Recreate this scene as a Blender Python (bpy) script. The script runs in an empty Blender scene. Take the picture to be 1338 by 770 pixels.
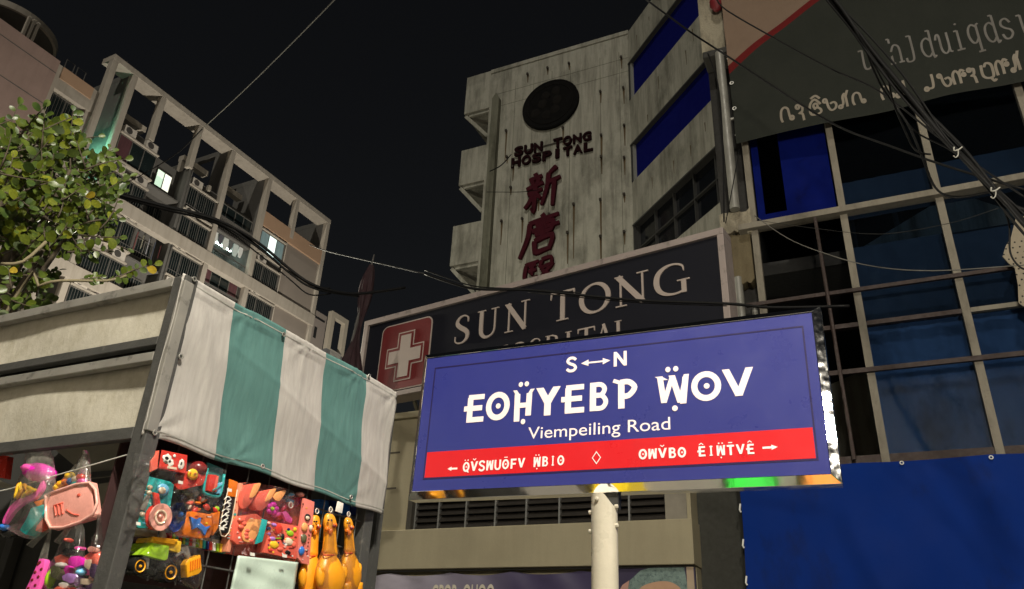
import bpy, bmesh, math, random
from mathutils import Vector, Matrix, Euler
random.seed(11)
SC = bpy.context.scene
COL = SC.collection
rad = math.radians

# ------------------------------------------------------------------ camera
FOC, PITCH, ROLL = 1022.0, rad(26.566), rad(2.7756)      # focal length for a 1338 px wide frame
EYE = Vector((0, 0, 1.6))
_c, _s, _cp, _sp = math.cos(ROLL), math.sin(ROLL), math.cos(PITCH), math.sin(PITCH)
FWD = Vector((0, _cp, _sp)); RIGHT = Vector((_c, -_s*_sp, _s*_cp)); UP = Vector((-_s, -_c*_sp, _c*_cp))
cam = bpy.data.cameras.new('camera'); cam_o = bpy.data.objects.new('camera', cam); COL.objects.link(cam_o)
cam.sensor_width = 36; cam.lens = 36*FOC/1338; cam.clip_end = 1000; cam.clip_start = .05
cam_o.matrix_world = Matrix(((RIGHT.x, UP.x, -FWD.x, EYE.x), (RIGHT.y, UP.y, -FWD.y, EYE.y), (RIGHT.z, UP.z, -FWD.z, EYE.z), (0, 0, 0, 1)))
SC.camera = cam_o

# ------------------------------------------------------------------ light: night
SUN_EL, SUN_AZ = 40.0, 197.0        # moon and city glow, from behind the viewer; azimuth clockwise from +Y
world = bpy.data.worlds.new('World'); SC.world = world; world.use_nodes = True
nt = world.node_tree; nt.nodes.clear()
sky = nt.nodes.new('ShaderNodeTexSky'); sky.sky_type = 'NISHITA'; sky.sun_disc = False
sky.sun_elevation = rad(SUN_EL); sky.sun_rotation = rad(SUN_AZ)
hsv = nt.nodes.new('ShaderNodeHueSaturation'); hsv.inputs['Saturation'].default_value = .3
bg = nt.nodes.new('ShaderNodeBackground'); bg.inputs['Strength'].default_value = .0023
wo = nt.nodes.new('ShaderNodeOutputWorld')
nt.links.new(sky.outputs[0], hsv.inputs['Color']); nt.links.new(hsv.outputs[0], bg.inputs['Color']); nt.links.new(bg.outputs[0], wo.inputs[0])
sl = bpy.data.lights.new('sun', 'SUN'); sl.energy = 1.0; sl.angle = rad(2); sl.color = (1, .94, .82)
so = bpy.data.objects.new('sun', sl); COL.objects.link(so)
_d = Vector((math.sin(rad(SUN_AZ))*math.cos(rad(SUN_EL)), math.cos(rad(SUN_AZ))*math.cos(rad(SUN_EL)), math.sin(rad(SUN_EL))))
so.rotation_euler = (-_d).to_track_quat('-Z', 'Y').to_euler(); so.location = _d*60
SC.view_settings.view_transform = 'Standard'; SC.view_settings.look = 'None'
SC.view_settings.exposure = 0.0; SC.view_settings.gamma = 1
SC.render.engine = 'CYCLES'
try:
    SC.cycles.use_denoising = True; SC.cycles.max_bounces = 6; SC.cycles.transparent_max_bounces = 16
    SC.cycles.sample_clamp_indirect = 4
except Exception: pass

# ------------------------------------------------------------------ survey helpers: sight lines cut with real wall planes
def sight(px, py): return FWD + RIGHT*((px-669)/FOC) + UP*(-(py-385)/FOC)
def atd(px, py, d):
    r = sight(px, py); return EYE + r*(d/math.hypot(r.x, r.y))
def atz(px, py, z):
    r = sight(px, py); return EYE + r*((z-EYE.z)/r.z)
class Fr:
    """vertical working plane: R along it to the right, Z up, W out towards the street"""
    def __init__(s, o, r, tilt=0.0):
        s.o = Vector(o); a = rad(r); R = Vector((math.sin(a), math.cos(a), 0)); Z = Vector((0, 0, 1))
        s.W = R.cross(Z); t = rad(tilt)
        s.R = R*math.cos(t)+Z*math.sin(t); s.Z = Z*math.cos(t)-R*math.sin(t)
    def p(s, u, z, w=0.0): return s.o+s.R*u+s.Z*(z-s.o.z)+s.W*w
    def px(s, x, y, w=0.0):
        r = sight(x, y); q = s.o+s.W*w; P = EYE+r*((q-EYE).dot(s.W)/r.dot(s.W))
        return ((P-s.o).dot(s.R), s.o.z+(P-s.o).dot(s.Z))
    def P(s, x, y, w=0.0): u, z = s.px(x, y, w); return s.p(u, z, w)
    def at(s, u, z, w=0.0): f = Fr.__new__(Fr); f.o = s.p(u, z, w); f.R = s.R; f.Z = s.Z; f.W = s.W; return f

# ------------------------------------------------------------------ materials
def new_mat(name):
    m = bpy.data.materials.new(name); m.use_nodes = True; t = m.node_tree; t.nodes.clear()
    out = t.nodes.new('ShaderNodeOutputMaterial'); b = t.nodes.new('ShaderNodeBsdfPrincipled'); t.links.new(b.outputs[0], out.inputs[0])
    return m, t, b, out
def N(t, typ, **kw):
    n = t.nodes.new(typ)
    for k, v in kw.items():
        if k.startswith('_'): setattr(n, k[1:], v)
        else:
            key = int(k[1:]) if k[0] == 'i' and k[1:].isdigit() else k
            n.inputs[key].default_value = v
    return n
def coord(t, sc=(1, 1, 1), src='Object', loc=(0, 0, 0)):
    c = t.nodes.new('ShaderNodeTexCoord'); m = t.nodes.new('ShaderNodeMapping'); m.inputs['Scale'].default_value = sc; m.inputs['Location'].default_value = loc
    t.links.new(c.outputs[src], m.inputs['Vector']); return m.outputs[0]
def noise(t, scale, detail=4, rough=.6, sc=(1, 1, 1), src='Object', loc=(0, 0, 0)):
    n = N(t, 'ShaderNodeTexNoise', Scale=scale, Detail=detail, Roughness=rough); t.links.new(coord(t, sc, src, loc), n.inputs['Vector']); return n.outputs['Fac']
def ramp(t, fac, stops, interp='LINEAR'):
    r = t.nodes.new('ShaderNodeValToRGB'); e = r.color_ramp.elements; r.color_ramp.interpolation = interp
    while len(e) < len(stops): e.new(.5)
    for i, (p, c) in enumerate(stops):
        e[i].position = p; e[i].color = (c, c, c, 1) if isinstance(c, (int, float)) else (c[0], c[1], c[2], 1)
    t.links.new(fac, r.inputs[0]); return r.outputs[0]
def mix(t, fac, a, b, mode='MIX'):
    n = t.nodes.new('ShaderNodeMix'); n.data_type = 'RGBA'; n.blend_type = mode
    for inp, v in ((n.inputs[0], fac), (n.inputs[6], a), (n.inputs[7], b)):
        if isinstance(v, (int, float)): inp.default_value = v
        elif isinstance(v, tuple): inp.default_value = (v[0], v[1], v[2], 1)
        else: t.links.new(v, inp)
    return n.outputs[2]
def bump(t, b, h, strength=.3, dist=.01):
    n = N(t, 'ShaderNodeBump', Strength=strength, Distance=dist); t.links.new(h, n.inputs['Height']); t.links.new(n.outputs[0], b.inputs['Normal'])
_mats = {}
def M(name, col, rough=.55, metal=0.0, var=.15, scale=9, bmp=0.0, bscale=60, sc=(1, 1, 1), emit=0, spec=.5, dirt=None, coat=0):
    if name in _mats: return _mats[name]
    m, t, b, out = new_mat(name)
    c = mix(t, noise(t, scale, sc=sc), tuple(x*(1-var) for x in col), tuple(min(1, x*(1+var)) for x in col))
    if dirt:
        dc, thr, ds, dsc = dirt
        c = mix(t, ramp(t, noise(t, ds, 6, .65, sc=dsc), [(thr, 0.0), (min(1, thr+.18), 1.0)]), c, dc)
    t.links.new(c, b.inputs['Base Color'])
    b.inputs['Roughness'].default_value = rough; b.inputs['Metallic'].default_value = metal; b.inputs['Specular IOR Level'].default_value = spec
    b.inputs['Coat Weight'].default_value = coat
    r = ramp(t, noise(t, scale*1.7), [(.3, max(.02, rough-.1)), (.7, min(1, rough+.1))]); t.links.new(r, b.inputs['Roughness'])
    if emit: b.inputs['Emission Color'].default_value = (*col, 1); b.inputs['Emission Strength'].default_value = emit
    if bmp: bump(t, b, noise(t, bscale, 5), bmp, .01)
    _mats[name] = m; return m
def clear_film(name, tint=(1, 1, 1), body=.06, bodycol=(.8, .82, .8), gloss=.06, rough=.12, flat=False):
    """thin clear plastic or glass: mostly see-through, a little milky, glossy at the edges"""
    if name in _mats: return _mats[name]
    m = bpy.data.materials.new(name); m.use_nodes = True; t = m.node_tree; t.nodes.clear()
    out = t.nodes.new('ShaderNodeOutputMaterial')
    tr = N(t, 'ShaderNodeBsdfTransparent', Color=(*tint, 1)); df = N(t, 'ShaderNodeBsdfDiffuse', Color=(*bodycol, 1)); gl = N(t, 'ShaderNodeBsdfGlossy', Roughness=rough)
    m1 = t.nodes.new('ShaderNodeMixShader'); f = ramp(t, noise(t, 22, 5, .6), [(.35, body*.4), (.7, min(1, body*2.2))]); t.links.new(f, m1.inputs[0])
    t.links.new(tr.outputs[0], m1.inputs[1]); t.links.new(df.outputs[0], m1.inputs[2])
    lw = N(t, 'ShaderNodeLayerWeight', Blend=.25); mm = N(t, 'ShaderNodeMath', _operation='MULTIPLY_ADD'); t.links.new(lw.outputs['Fresnel'], mm.inputs[0]); mm.inputs[1].default_value = .3 if flat else .5; mm.inputs[2].default_value = gloss
    m2 = t.nodes.new('ShaderNodeMixShader'); t.links.new(mm.outputs[0], m2.inputs[0]); t.links.new(m1.outputs[0], m2.inputs[1]); t.links.new(gl.outputs[0], m2.inputs[2])
    bn = N(t, 'ShaderNodeBump', Strength=.02 if flat else .5, Distance=.01); t.links.new(noise(t, 30, 3), bn.inputs['Height']); t.links.new(bn.outputs[0], gl.inputs['Normal'])
    t.links.new(m2.outputs[0], out.inputs[0]); _mats[name] = m; return m

# ------------------------------------------------------------------ mesh builder
WL = {}
class MB:
    def __init__(s): s.v = []; s.f = []; s.uv = []
    def add(s, pts): i = len(s.v); s.v += [Vector(p) for p in pts]; return i
    def quad(s, *pts): i = s.add(pts); s.f.append(tuple(range(i, i+len(pts)))); return s
    def box(s, fr, u0, u1, z0, z1, w0, w1):
        i = s.add([fr.p(u, z, w) for w in (w0, w1) for z in (z0, z1) for u in (u0, u1)])
        s.f += [(i, i+2, i+3, i+1), (i+4, i+5, i+7, i+6), (i, i+1, i+5, i+4), (i+2, i+6, i+7, i+3), (i, i+4, i+6, i+2), (i+1, i+3, i+7, i+5)]; return s
    def prism(s, a, b):
        n = len(a); i = s.add(list(a)+list(b)); s.f.append(tuple(range(i+n-1, i-1, -1))); s.f.append(tuple(range(i+n, i+2*n)))
        for k in range(n): j = (k+1) % n; s.f.append((i+k, i+j, i+n+j, i+n+k))
        return s
    def slab(s, fr, uz, w0, w1): return s.prism([fr.p(u, z, w0) for u, z in uz], [fr.p(u, z, w1) for u, z in uz])
    def bar(s, p, q, a, b, up=Vector((0, 0, 1))):
        p, q = Vector(p), Vector(q); d = (q-p).normalized(); x = d.cross(up)
        if x.length < 1e-4: x = d.cross(Vector((1, 0, 0)))
        x.normalize(); y = x.cross(d); A = [(-a/2, -b/2), (a/2, -b/2), (a/2, b/2), (-a/2, b/2)]
        return s.prism([p+x*i+y*j for i, j in A], [q+x*i+y*j for i, j in A])
    def tube(s, pts, r, n=8, cap=True):
        pts = [Vector(p) for p in pts]; R = r if isinstance(r, (list, tuple)) else [r]*len(pts); rings = []; ref = None
        for k, p in enumerate(pts):
            d = (pts[min(k+1, len(pts)-1)]-pts[max(k-1, 0)]).normalized()
            if ref is None: ref = d.orthogonal().normalized()
            x = (ref-d*ref.dot(d)).normalized(); y = d.cross(x); ref = x
            rings.append(s.add([p+(x*math.cos(2*math.pi*j/n)+y*math.sin(2*math.pi*j/n))*R[k] for j in range(n)]))
        for a, b in zip(rings, rings[1:]):
            for j in range(n): s.f.append((a+j, a+(j+1) % n, b+(j+1) % n, b+j))
        if cap: s.f.append(tuple(rings[0]+j for j in reversed(range(n)))); s.f.append(tuple(rings[-1]+j for j in range(n)))
        return s
    def lathe(s, fr, prof, ax='W', n=20):
        """prof: (distance along axis, radius) about the frame origin"""
        A, X, Y = {'W': (fr.W, fr.R, fr.Z), 'Z': (fr.Z, fr.R, fr.W), 'R': (fr.R, fr.Z, fr.W)}[ax]
        rings = [s.add([fr.o+A*d+(X*math.cos(2*math.pi*j/n)+Y*math.sin(2*math.pi*j/n))*max(r, 1e-4) for j in range(n)]) for d, r in prof]
        for a, b in zip(rings, rings[1:]):
            for j in range(n): s.f.append((a+j, a+(j+1) % n, b+(j+1) % n, b+j))
        s.f.append(tuple(rings[0]+j for j in reversed(range(n)))); s.f.append(tuple(rings[-1]+j for j in range(n))); return s
    def ell(s, c, a, b, d, n=12, m=7, lump=0, seed=0):
        c = Vector(c); rg = random.Random(seed); rings = []
        for i in range(1, m):
            th = math.pi*i/m
            rings.append(s.add([c+a*(math.sin(th)*math.cos(2*math.pi*j/n)*(1+lump*rg.uniform(-1, 1)))+b*(math.sin(th)*math.sin(2*math.pi*j/n)*(1+lump*rg.uniform(-1, 1)))+d*math.cos(th) for j in range(n)]))
        t = s.add([c+d, c-d])
        for q, r in zip(rings, rings[1:]):
            for j in range(n): s.f.append((q+j, r+j, r+(j+1) % n, q+(j+1) % n))
        for j in range(n): s.f.append((t, rings[0]+j, rings[0]+(j+1) % n)); s.f.append((t+1, rings[-1]+(j+1) % n, rings[-1]+j))
        return s
    def torus(s, fr, R, r, n=20, m=6, sx=1, sz=1):
        i0 = len(s.v)
        for i in range(n):
            a = 2*math.pi*i/n; e = fr.R*math.cos(a)*sx+fr.Z*math.sin(a)*sz
            s.add([fr.o+e*(R+r*math.cos(2*math.pi*j/m))+fr.W*r*math.sin(2*math.pi*j/m) for j in range(m)])
        for i in range(n):
            for j in range(m): s.f.append((i0+i*m+j, i0+((i+1) % n)*m+j, i0+((i+1) % n)*m+(j+1) % m, i0+i*m+(j+1) % m))
        return s
    def ribbon(s, fr, pts, wid, w0, w1, closed=False):
        """flat stroke of varying width drawn in the plane, with thickness"""
        n = len(pts); Wd = wid if isinstance(wid, (list, tuple)) else [wid]*n; L = []; Rr = []
        for k in range(n):
            a = pts[(k-1) % n] if (closed or k) else pts[k]; b = pts[(k+1) % n] if (closed or k < n-1) else pts[k]
            def nrm(p, q): dx, dy = q[0]-p[0], q[1]-p[1]; l = math.hypot(dx, dy) or 1; return (-dy/l, dx/l)
            n1 = nrm(a, pts[k]) if a != pts[k] else nrm(pts[k], b); n2 = nrm(pts[k], b) if b != pts[k] else n1
            mx, my = n1[0]+n2[0], n1[1]+n2[1]; ml = math.hypot(mx, my) or 1; mx /= ml; my /= ml; sc = 1/max(.45, mx*n1[0]+my*n1[1]); h = Wd[k]/2*sc
            L.append((pts[k][0]+mx*h, pts[k][1]+my*h)); Rr.append((pts[k][0]-mx*h, pts[k][1]-my*h))
        i = s.add([fr.p(*q, w) for w in (w0, w1) for q in L+Rr])
        for k in range(n if closed else n-1):
            j = (k+1) % n; a, b, c, d = i+k, i+j, i+n+j, i+n+k; o = 2*n
            s.f += [(a, b, c, d), (a+o, d+o, c+o, b+o), (a, a+o, b+o, b), (d, c, c+o, d+o)]
        if not closed: s.f += [(i, i+n, i+3*n, i+2*n), (i+n-1, i+3*n-1, i+4*n-1, i+2*n-1)]
        return s
    def grid(s, fn, nu, nv, uv=False):
        i0 = len(s.v)
        for b in range(nv+1):
            for a in range(nu+1): s.v.append(Vector(fn(a/nu, b/nv)))
        for b in range(nv):
            for a in range(nu):
                q = i0+b*(nu+1)+a; s.f.append((q, q+1, q+nu+2, q+nu+1))
                if uv: s.uv.append(((a/nu, b/nv), ((a+1)/nu, b/nv), ((a+1)/nu, (b+1)/nv), (a/nu, (b+1)/nv)))
        return s
    def build(s, name, mat, parent=None, label=None, cat=None, group=None, kind=None, smooth=False, bevel=0.0, solid=0.0, keep=False, loc=None, seg=2, off=-1):
        if parent is not None: org = WL[parent]
        elif loc is not None: org = Vector(loc)
        else:
            lo = [min(p[k] for p in s.v) for k in range(3)]; hi = [max(p[k] for p in s.v) for k in range(3)]; org = Vector(((lo[0]+hi[0])/2, (lo[1]+hi[1])/2, lo[2]))
        me = bpy.data.meshes.new(name); me.from_pydata([p-org for p in s.v], [], s.f)
        if s.uv:
            ul = me.uv_layers.new(name='UVMap'); k = 0
            for q in s.uv:
                for c in q: ul.data[k].uv = c; k += 1
        if not keep or bevel:
            bm = bmesh.new(); bm.from_mesh(me); 
            if not keep: bmesh.ops.recalc_face_normals(bm, faces=bm.faces)
            if bevel: bmesh.ops.bevel(bm, geom=[e for e in bm.edges if len(e.link_faces) == 2 and e.calc_face_angle(0) > .5], offset=bevel, segments=seg, affect='EDGES', profile=.6, clamp_overlap=True)
            bm.to_mesh(me); bm.free()
        if smooth:
            for p in me.polygons: p.use_smooth = True
            if smooth != 'all': me.set_sharp_from_angle(angle=rad(38))
        me.materials.append(mat)
        o = bpy.data.objects.new(name, me); COL.objects.link(o); WL[o] = org
        if parent is not None: o.parent = parent
        else: o.location = org
        if solid: md = o.modifiers.new('solid', 'SOLIDIFY'); md.thickness = solid; md.offset = off
        tagit(o, label, cat, group, kind); return o
def tagit(o, label=None, cat=None, group=None, kind=None):
    for k, v in (('label', label), ('category', cat), ('group', group), ('kind', kind)):
        if v: o[k] = v
    return o
def thing(name, label, cat, loc, group=None):
    o = bpy.data.objects.new(name, None); COL.objects.link(o); o.location = loc; o.empty_display_size = .1; WL[o] = Vector(loc); return tagit(o, label, cat, group)
def put(name, me, parent, mat4, label=None):
    o = bpy.data.objects.new(name, me); COL.objects.link(o); o.parent = parent
    o.matrix_local = Matrix.Translation(-WL[parent]) @ mat4; WL[o] = mat4.translation.copy()
    if label: o['label'] = label
    return o
_txt = {}
def text_shape(body, offset=0.0, shear=0.0):
    k = (body, offset, shear)
    if k not in _txt:
        c = bpy.data.curves.new('text', 'FONT'); c.body = body; c.offset = offset; c.shear = shear; c.resolution_u = 5
        o = bpy.data.objects.new('text', c); COL.objects.link(o); bpy.context.view_layer.update()
        me = bpy.data.meshes.new_from_object(o.evaluated_get(bpy.context.evaluated_depsgraph_get()))
        _txt[k] = ([(v.co.x, v.co.y) for v in me.vertices], [tuple(p.vertices) for p in me.polygons])
        bpy.data.objects.remove(o); bpy.data.curves.remove(c); bpy.data.meshes.remove(me)
    return _txt[k]
def text_fit(mb, fr, body, u0, u1, z0, z1, w, offset=0.0, shear=0.0, depth=0.0):
    vs, fs = text_shape(body, offset, shear)
    xs = [a for a, b in vs]; ys = [b for a, b in vs]; x0, x1, y0, y1 = min(xs), max(xs), min(ys), max(ys)
    f = lambda a, b, ww: fr.p(u0+(a-x0)/(x1-x0)*(u1-u0), z0+(b-y0)/(y1-y0)*(z1-z0), ww)
    i = mb.add([f(a, b, w) for a, b in vs]); mb.f += [tuple(i+k for k in p) for p in fs]
    if depth:
        j = mb.add([f(a, b, w-depth) for a, b in vs]); cnt = {}
        for p in fs:
            for a, b in zip(p, p[1:]+p[:1]): cnt[(a, b)] = 1
        for (a, b) in cnt:
            if (b, a) not in cnt: mb.f.append((i+b, i+a, j+a, j+b))
    return mb
def arc(cx, cy, rx, ry, a0, a1, n=14): return [(cx+rx*math.cos(rad(a0+(a1-a0)*i/n)), cy+ry*math.sin(rad(a0+(a1-a0)*i/n))) for i in range(n+1)]
def smooth_pts(pts, k=4):
    """Catmull-Rom through points of any dimension"""
    pts = [tuple(p) for p in pts]; out = []
    for i in range(len(pts)-1):
        p0, p1, p2, p3 = pts[max(i-1, 0)], pts[i], pts[i+1], pts[min(i+2, len(pts)-1)]
        for j in range(k):
            t = j/k; out.append(tuple(.5*((2*b)+(-a+c)*t+(2*a-5*b+4*c-d)*t*t+(-a+3*b-3*c+d)*t**3) for a, b, c, d in zip(p0, p1, p2, p3)))
    out.append(pts[-1]); return out
# ================================================================== THE SETTING
K = Fr((5.352, 10.741, 0.0), 116.0)       # the street front of the office building across the lane
asph = M('asphalt', (.05, .05, .052), .85, var=.3, scale=40, bmp=.5, bscale=200)
pave = M('paving', (.2, .19, .17), .8, var=.25, scale=14, bmp=.3, bscale=90)
MB().quad((-400, -400, -.14), (400, -400, -.14), (400, 400, -.14), (-400, 400, -.14)).build('ground', asph, kind='structure', loc=(0, 0, -.14))
MB().quad(K.p(-40, -.136, 1.6), K.p(40, -.136, 1.6), K.p(40, -.136, 8.3), K.p(-40, -.136, 8.3)).build('road', M('road_tar', (.042, .042, .045), .8, var=.3, scale=30, bmp=.4, bscale=160), kind='structure')
MB().box(K, -40, 40, -.3, 0, 8.3, 22).build('pavement', pave, kind='structure', bevel=.012)
MB().box(K, -40, 40, -.3, 0, -1.5, 1.6).build('far_pavement', pave, kind='structure', bevel=.012)

# ---- weathered concrete: rain streaks run down the wall
def concrete(name, col, stain, scol=(.05, .045, .03), mould=0.0, vs=.25, bmp=.25):
    m, t, b, out = new_mat(name)
    c = mix(t, noise(t, 1.1, 6, .65), tuple(x*.8 for x in col), tuple(min(1, x*1.18) for x in col))
    st = ramp(t, noise(t, 1.0, 6, .7, sc=(3.2, 3.2, vs)), [(.46, 0.0), (.72, stain)])
    c = mix(t, st, c, scol)
    sp = ramp(t, noise(t, 13, 5, .7), [(.6, 0.0), (.75, stain*.6)]); c = mix(t, sp, c, tuple(x*.8 for x in scol))
    if mould: c = mix(t, ramp(t, noise(t, .7, 6, .7, sc=(1, 1, .5)), [(.48, 0.0), (.68, mould)]), c, (.03, .032, .02))
    t.links.new(c, b.inputs['Base Color']); b.inputs['Roughness'].default_value = .85; b.inputs['Specular IOR Level'].default_value = .25
    bump(t, b, noise(t, 25, 6), bmp, .02); _mats[name] = m; return m
tower_wall = concrete('grimy_white_concrete', (.335, .325, .27), .64, mould=.55)
tower_dark = concrete('mouldy_concrete', (.15, .148, .11), .8, mould=.8)
navy_board = M('navy_board', (.004, .006, .1), .8, var=.12, scale=1.5, spec=.05)
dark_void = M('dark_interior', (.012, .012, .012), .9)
frame_dark = M('dark_window_frame', (.035, .034, .032), .55)
window_dark = M('night_window_glass', (.006, .007, .009), .12, var=.3, spec=.5)

# ================================================================== HOSPITAL TOWER
_t = atd(820, 45, 26)
T = Fr((_t.x, _t.y, 0), 116.0); TOP = _t.z
tower = thing('hospital_tower', 'tall grimy white hospital tower with a round emblem and red Chinese characters', 'building', (_t.x, _t.y, 0))
uL = T.px(640, 130)[0]
MB().box(T, uL, 0, 0, TOP, -9, 0).build('wall', tower_wall, tower)
MB().box(T, uL-.02, .04, TOP+.003, TOP+.22, -9, .05).build('parapet', tower_wall, tower, bevel=.02)
# dirty pilaster / downpipe up the left edge
(ua, za), (ub, zb) = T.px(648, 122, .2), T.px(622, 370, .2)
MB().slab(T, [(ua-.16, 0), (ua+.2, 0), (ua+.2, za-.35), (ua+.03, za), (ua-.16, za-.3)], .002, .26).build('downpipe_casing', tower_dark, tower, bevel=.02)
for (x0, y0, x1, y1) in ((610, 108, 612, 148), (604, 197, 599, 243), (592, 296, 588, 348)):
    ul, zt = T.px(x0, y0); ul2, zb = T.px(x1, y1); ul = min(ul, ul2)
    if y0 == 108: zt = TOP+.22
    b = MB().box(T, ul, uL-.003, zb, zt, -6, 0).build('balcony', tower_wall, tower, bevel=.02)
    for w_ in (-.15, -3.2): MB().bar(T.p(ul+.05, zb-.07, w_), T.p(uL-.05, zb-1.55, w_), .14, .16).build('bracket', tower_wall, b)
    MB().bar(T.p(ul+.22, zb-.08, -.16), T.p(uL-.02, zb-.08, -.16), .13, .15).build('bracket_arm', tower_wall, b)
# round emblem
ce = T.px(720, 138); rx = (T.px(757, 137)[0]-T.px(684, 140)[0])/2; rz = rx
ef = T.at(ce[0], ce[1])
em = MB().lathe(ef, [(.003, rx*1.0), (.12, rx), (.15, rx*.96), (.12, rx*.9)], n=40).build('emblem', M('emblem_black', (.005, .0048, .0045), .9, spec=.1, var=.4, scale=2), tower, smooth=True)
r1 = MB().torus(ef.at(0, ef.o.z, .13), rx*.8, .02, 40, 5)
for k in range(7):
    a = rad(20+k*47); rr = rx*(.25+.4*((k*37) % 10)/10)
    r1.ell(ef.p(rr*math.cos(a), ef.o.z+rr*math.sin(a), .125), ef.R*rx*.16, ef.Z*rx*.2, ef.W*.03, 8, 5, .3, k)
r1.build('relief', M('emblem_relief', (.009, .008, .007), .9, spec=.1, var=.4, scale=3), em, smooth=True)
# raised lettering
red_letter = M('dull_red_letter', (.014, .004, .005), .9, spec=.05, var=.35, scale=4)
red_back = M('letter_board', (.06, .05, .04), .8, var=.3, scale=3)
def letter(fr, ch, x0, x1, y0, y1, parent, mat, d=.09, off=.02, name='letter', w=.06):
    xm = (x0+x1)/2; u0 = fr.px(x0, (y0+y1)/2, w+d)[0]; u1 = fr.px(x1, (y0+y1)/2, w+d)[0]; z1 = fr.px(xm, y0, w+d)[1]; z0 = fr.px(xm, y1, w+d)[1]; mb = MB()
    text_fit(mb, fr, ch, u0, u1, z0, z1, w+d, off, 0, d+w-.004); return mb.build(name, mat, parent, keep=True)
def slope_row(s, x0, x1, yb0, yb1, h0, h1, gap=.12):
    """pixel boxes for the letters of a row that climbs to the right"""
    n = len(s); out = []
    for i, c in enumerate(s):
        a = x0+(x1-x0)*(i+gap/2)/n; b = x0+(x1-x0)*(i+1-gap/2)/n; f = ((a+b)/2-x0)/(x1-x0); yb = yb0+(yb1-yb0)*f; h = h0+(h1-h0)*f
        if c != ' ': out.append((c, a, b, yb-h, yb))
    return out
for row in (slope_row('SUN TONG', 671, 773, 204.5, 182, 12, 11.5), slope_row('HOSPITAL', 667, 775, 219, 195.5, 12, 11.5)):
    for c, a, b, y0, y1 in row:
        if c == 'I': a, b = a+3.4, b-3.4
        letter(T, c, a, b, y0, y1, tower, red_letter, .05, .04)
def bands(x0, y0, x1, y1, th=.05):   # the two thin rails the letters are fixed to
    (u0, z0), (u1, z1) = T.px(x0, y0), T.px(x1, y1); z = (z0+z1)/2
    MB().box(T, u0, u1, z-th/2, z+th/2, .01, .06).build('letter_rail', red_back, tower)
bands(672, 200, 773, 177.5, .03)
# brush characters, stroke by stroke in a 0..1 square
BR = {
 'xin': [[(.22, .98), (.27, .88)], [(.06, .84), (.44, .87)], [(.15, .8), (.2, .68)], [(.36, .82), (.3, .68)], [(.0, .62), (.5, .67)], [(.05, .47), (.48, .51)], [(.27, .66), (.27, .05), (.2, .1)], [(.24, .46), (.12, .25), (.0, .14)], [(.3, .42), (.46, .28)],
         [(.86, .98), (.66, .86)], [(.64, .87), (.62, .5), (.5, .1)], [(.64, .62), (1.0, .67)], [(.83, .63), (.82, .0)]],
 'tang': [[(.5, 1.0), (.58, .9)], [(.17, .84), (.95, .89)], [(.2, .84), (.17, .5), (.0, .04)], [(.36, .73), (.8, .76), (.77, .52)], [(.27, .62), (.98, .66)], [(.36, .51), (.8, .54)], [(.56, .86), (.56, .4)], [(.36, .36), (.4, .04)], [(.36, .36), (.82, .4), (.76, .06)], [(.4, .06), (.78, .1)]],
 'yi': [[(.02, .98), (.5, 1.0)], [(.06, .96), (.06, .6), (.5, .62)], [(.16, .9), (.42, .92)], [(.29, .95), (.29, .68)], [(.16, .78), (.44, .8)], [(.6, 1.0), (.92, 1.0), (.96, .82)], [(.62, .98), (.54, .82)], [(.56, .78), (.96, .8), (.6, .56)], [(.64, .72), (.96, .55)], [(.0, .46), (1.0, .5)], [(.2, .36), (.2, .05)], [(.2, .36), (.8, .38), (.8, .05)], [(.2, .06), (.8, .08)], [(.42, .46), (.4, .2)], [(.58, .46), (.6, .2)]]}
def brush(fr, key, x0, x1, y0, y1, parent, mat, sl=.12):
    u0, z1 = fr.px(x0, y0); u1, z0 = fr.px(x1, y1); mb = MB()
    for k, st in enumerate(BR[key]):
        pts = smooth_pts([(u0+(a+sl*(b-.5)*.5)*(u1-u0), z0+(b+.1*(a-.5))*(z1-z0)) for a, b in st], 4); n = len(pts)
        h = abs(u1-u0)*.13; w = [h*(1.15-.45*i/(n-1)) if len(st) > 1 else h for i in range(n)]; w[0] *= .75
        mb.ribbon(fr, pts, w, .02+.003*k, .14+.004*k)
    return mb.build('brush_character', mat, parent)
red_char = M('red_character', (.045, .005, .01), .8, spec=.1, var=.3, scale=4)
brush(T, 'xin', 690, 733, 229, 270, tower, red_char); brush(T, 'tang', 684, 732, 287, 330, tower, red_char); brush(T, 'yi', 686, 722, 346, 392, tower, red_char)
# scupper stubs with rust streaks below them
stub = M('rusted_stub', (.03, .022, .014), .8); streak = concrete('rust_streak', (.1, .07, .035), .7, (.05, .03, .012), vs=.15)
for i, (x, y, l) in enumerate(((662, 172, 40), (736, 168, 22), (785, 121, 14), (786, 178, 50), (786, 206, 12), (750, 268, 70), (785, 262, 60), (671, 219, 18), (683, 287, 30), (718, 281, 9), (812, 76, 14), (815, 116, 20), (816, 165, 26), (816, 207, 22), (656, 290, 30), (816, 255, 10), (690, 98, 10), (716, 90, 8), (744, 84, 8), (663, 206, 8), (785, 310, 40), (742, 305, 40), (816, 304, 16), (668, 246, 9), (704, 262, 14))):
    u, z = T.px(x, y); ln = abs(T.px(x, y+l)[1]-z)
    s_ = MB().box(T, u-.04, u+.04, z-.05, z+.05, .003, .12).build('drain_stub', stub, tower)
    MB().quad(T.p(u-.045, z-.05, .006), T.p(u+.045, z-.05, .006), T.p(u+.02, z-ln, .006), T.p(u-.015, z-ln, .006)).build('rust_streak', streak, s_)
for i, x in enumerate((664, 690, 716, 743, 786, 814)):      # panel joints
    u = T.px(x, 300)[0]; MB().box(T, u-.012, u+.012, 0, TOP-.9, .001, .004).build('panel_joint', tower_dark, tower)
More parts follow.
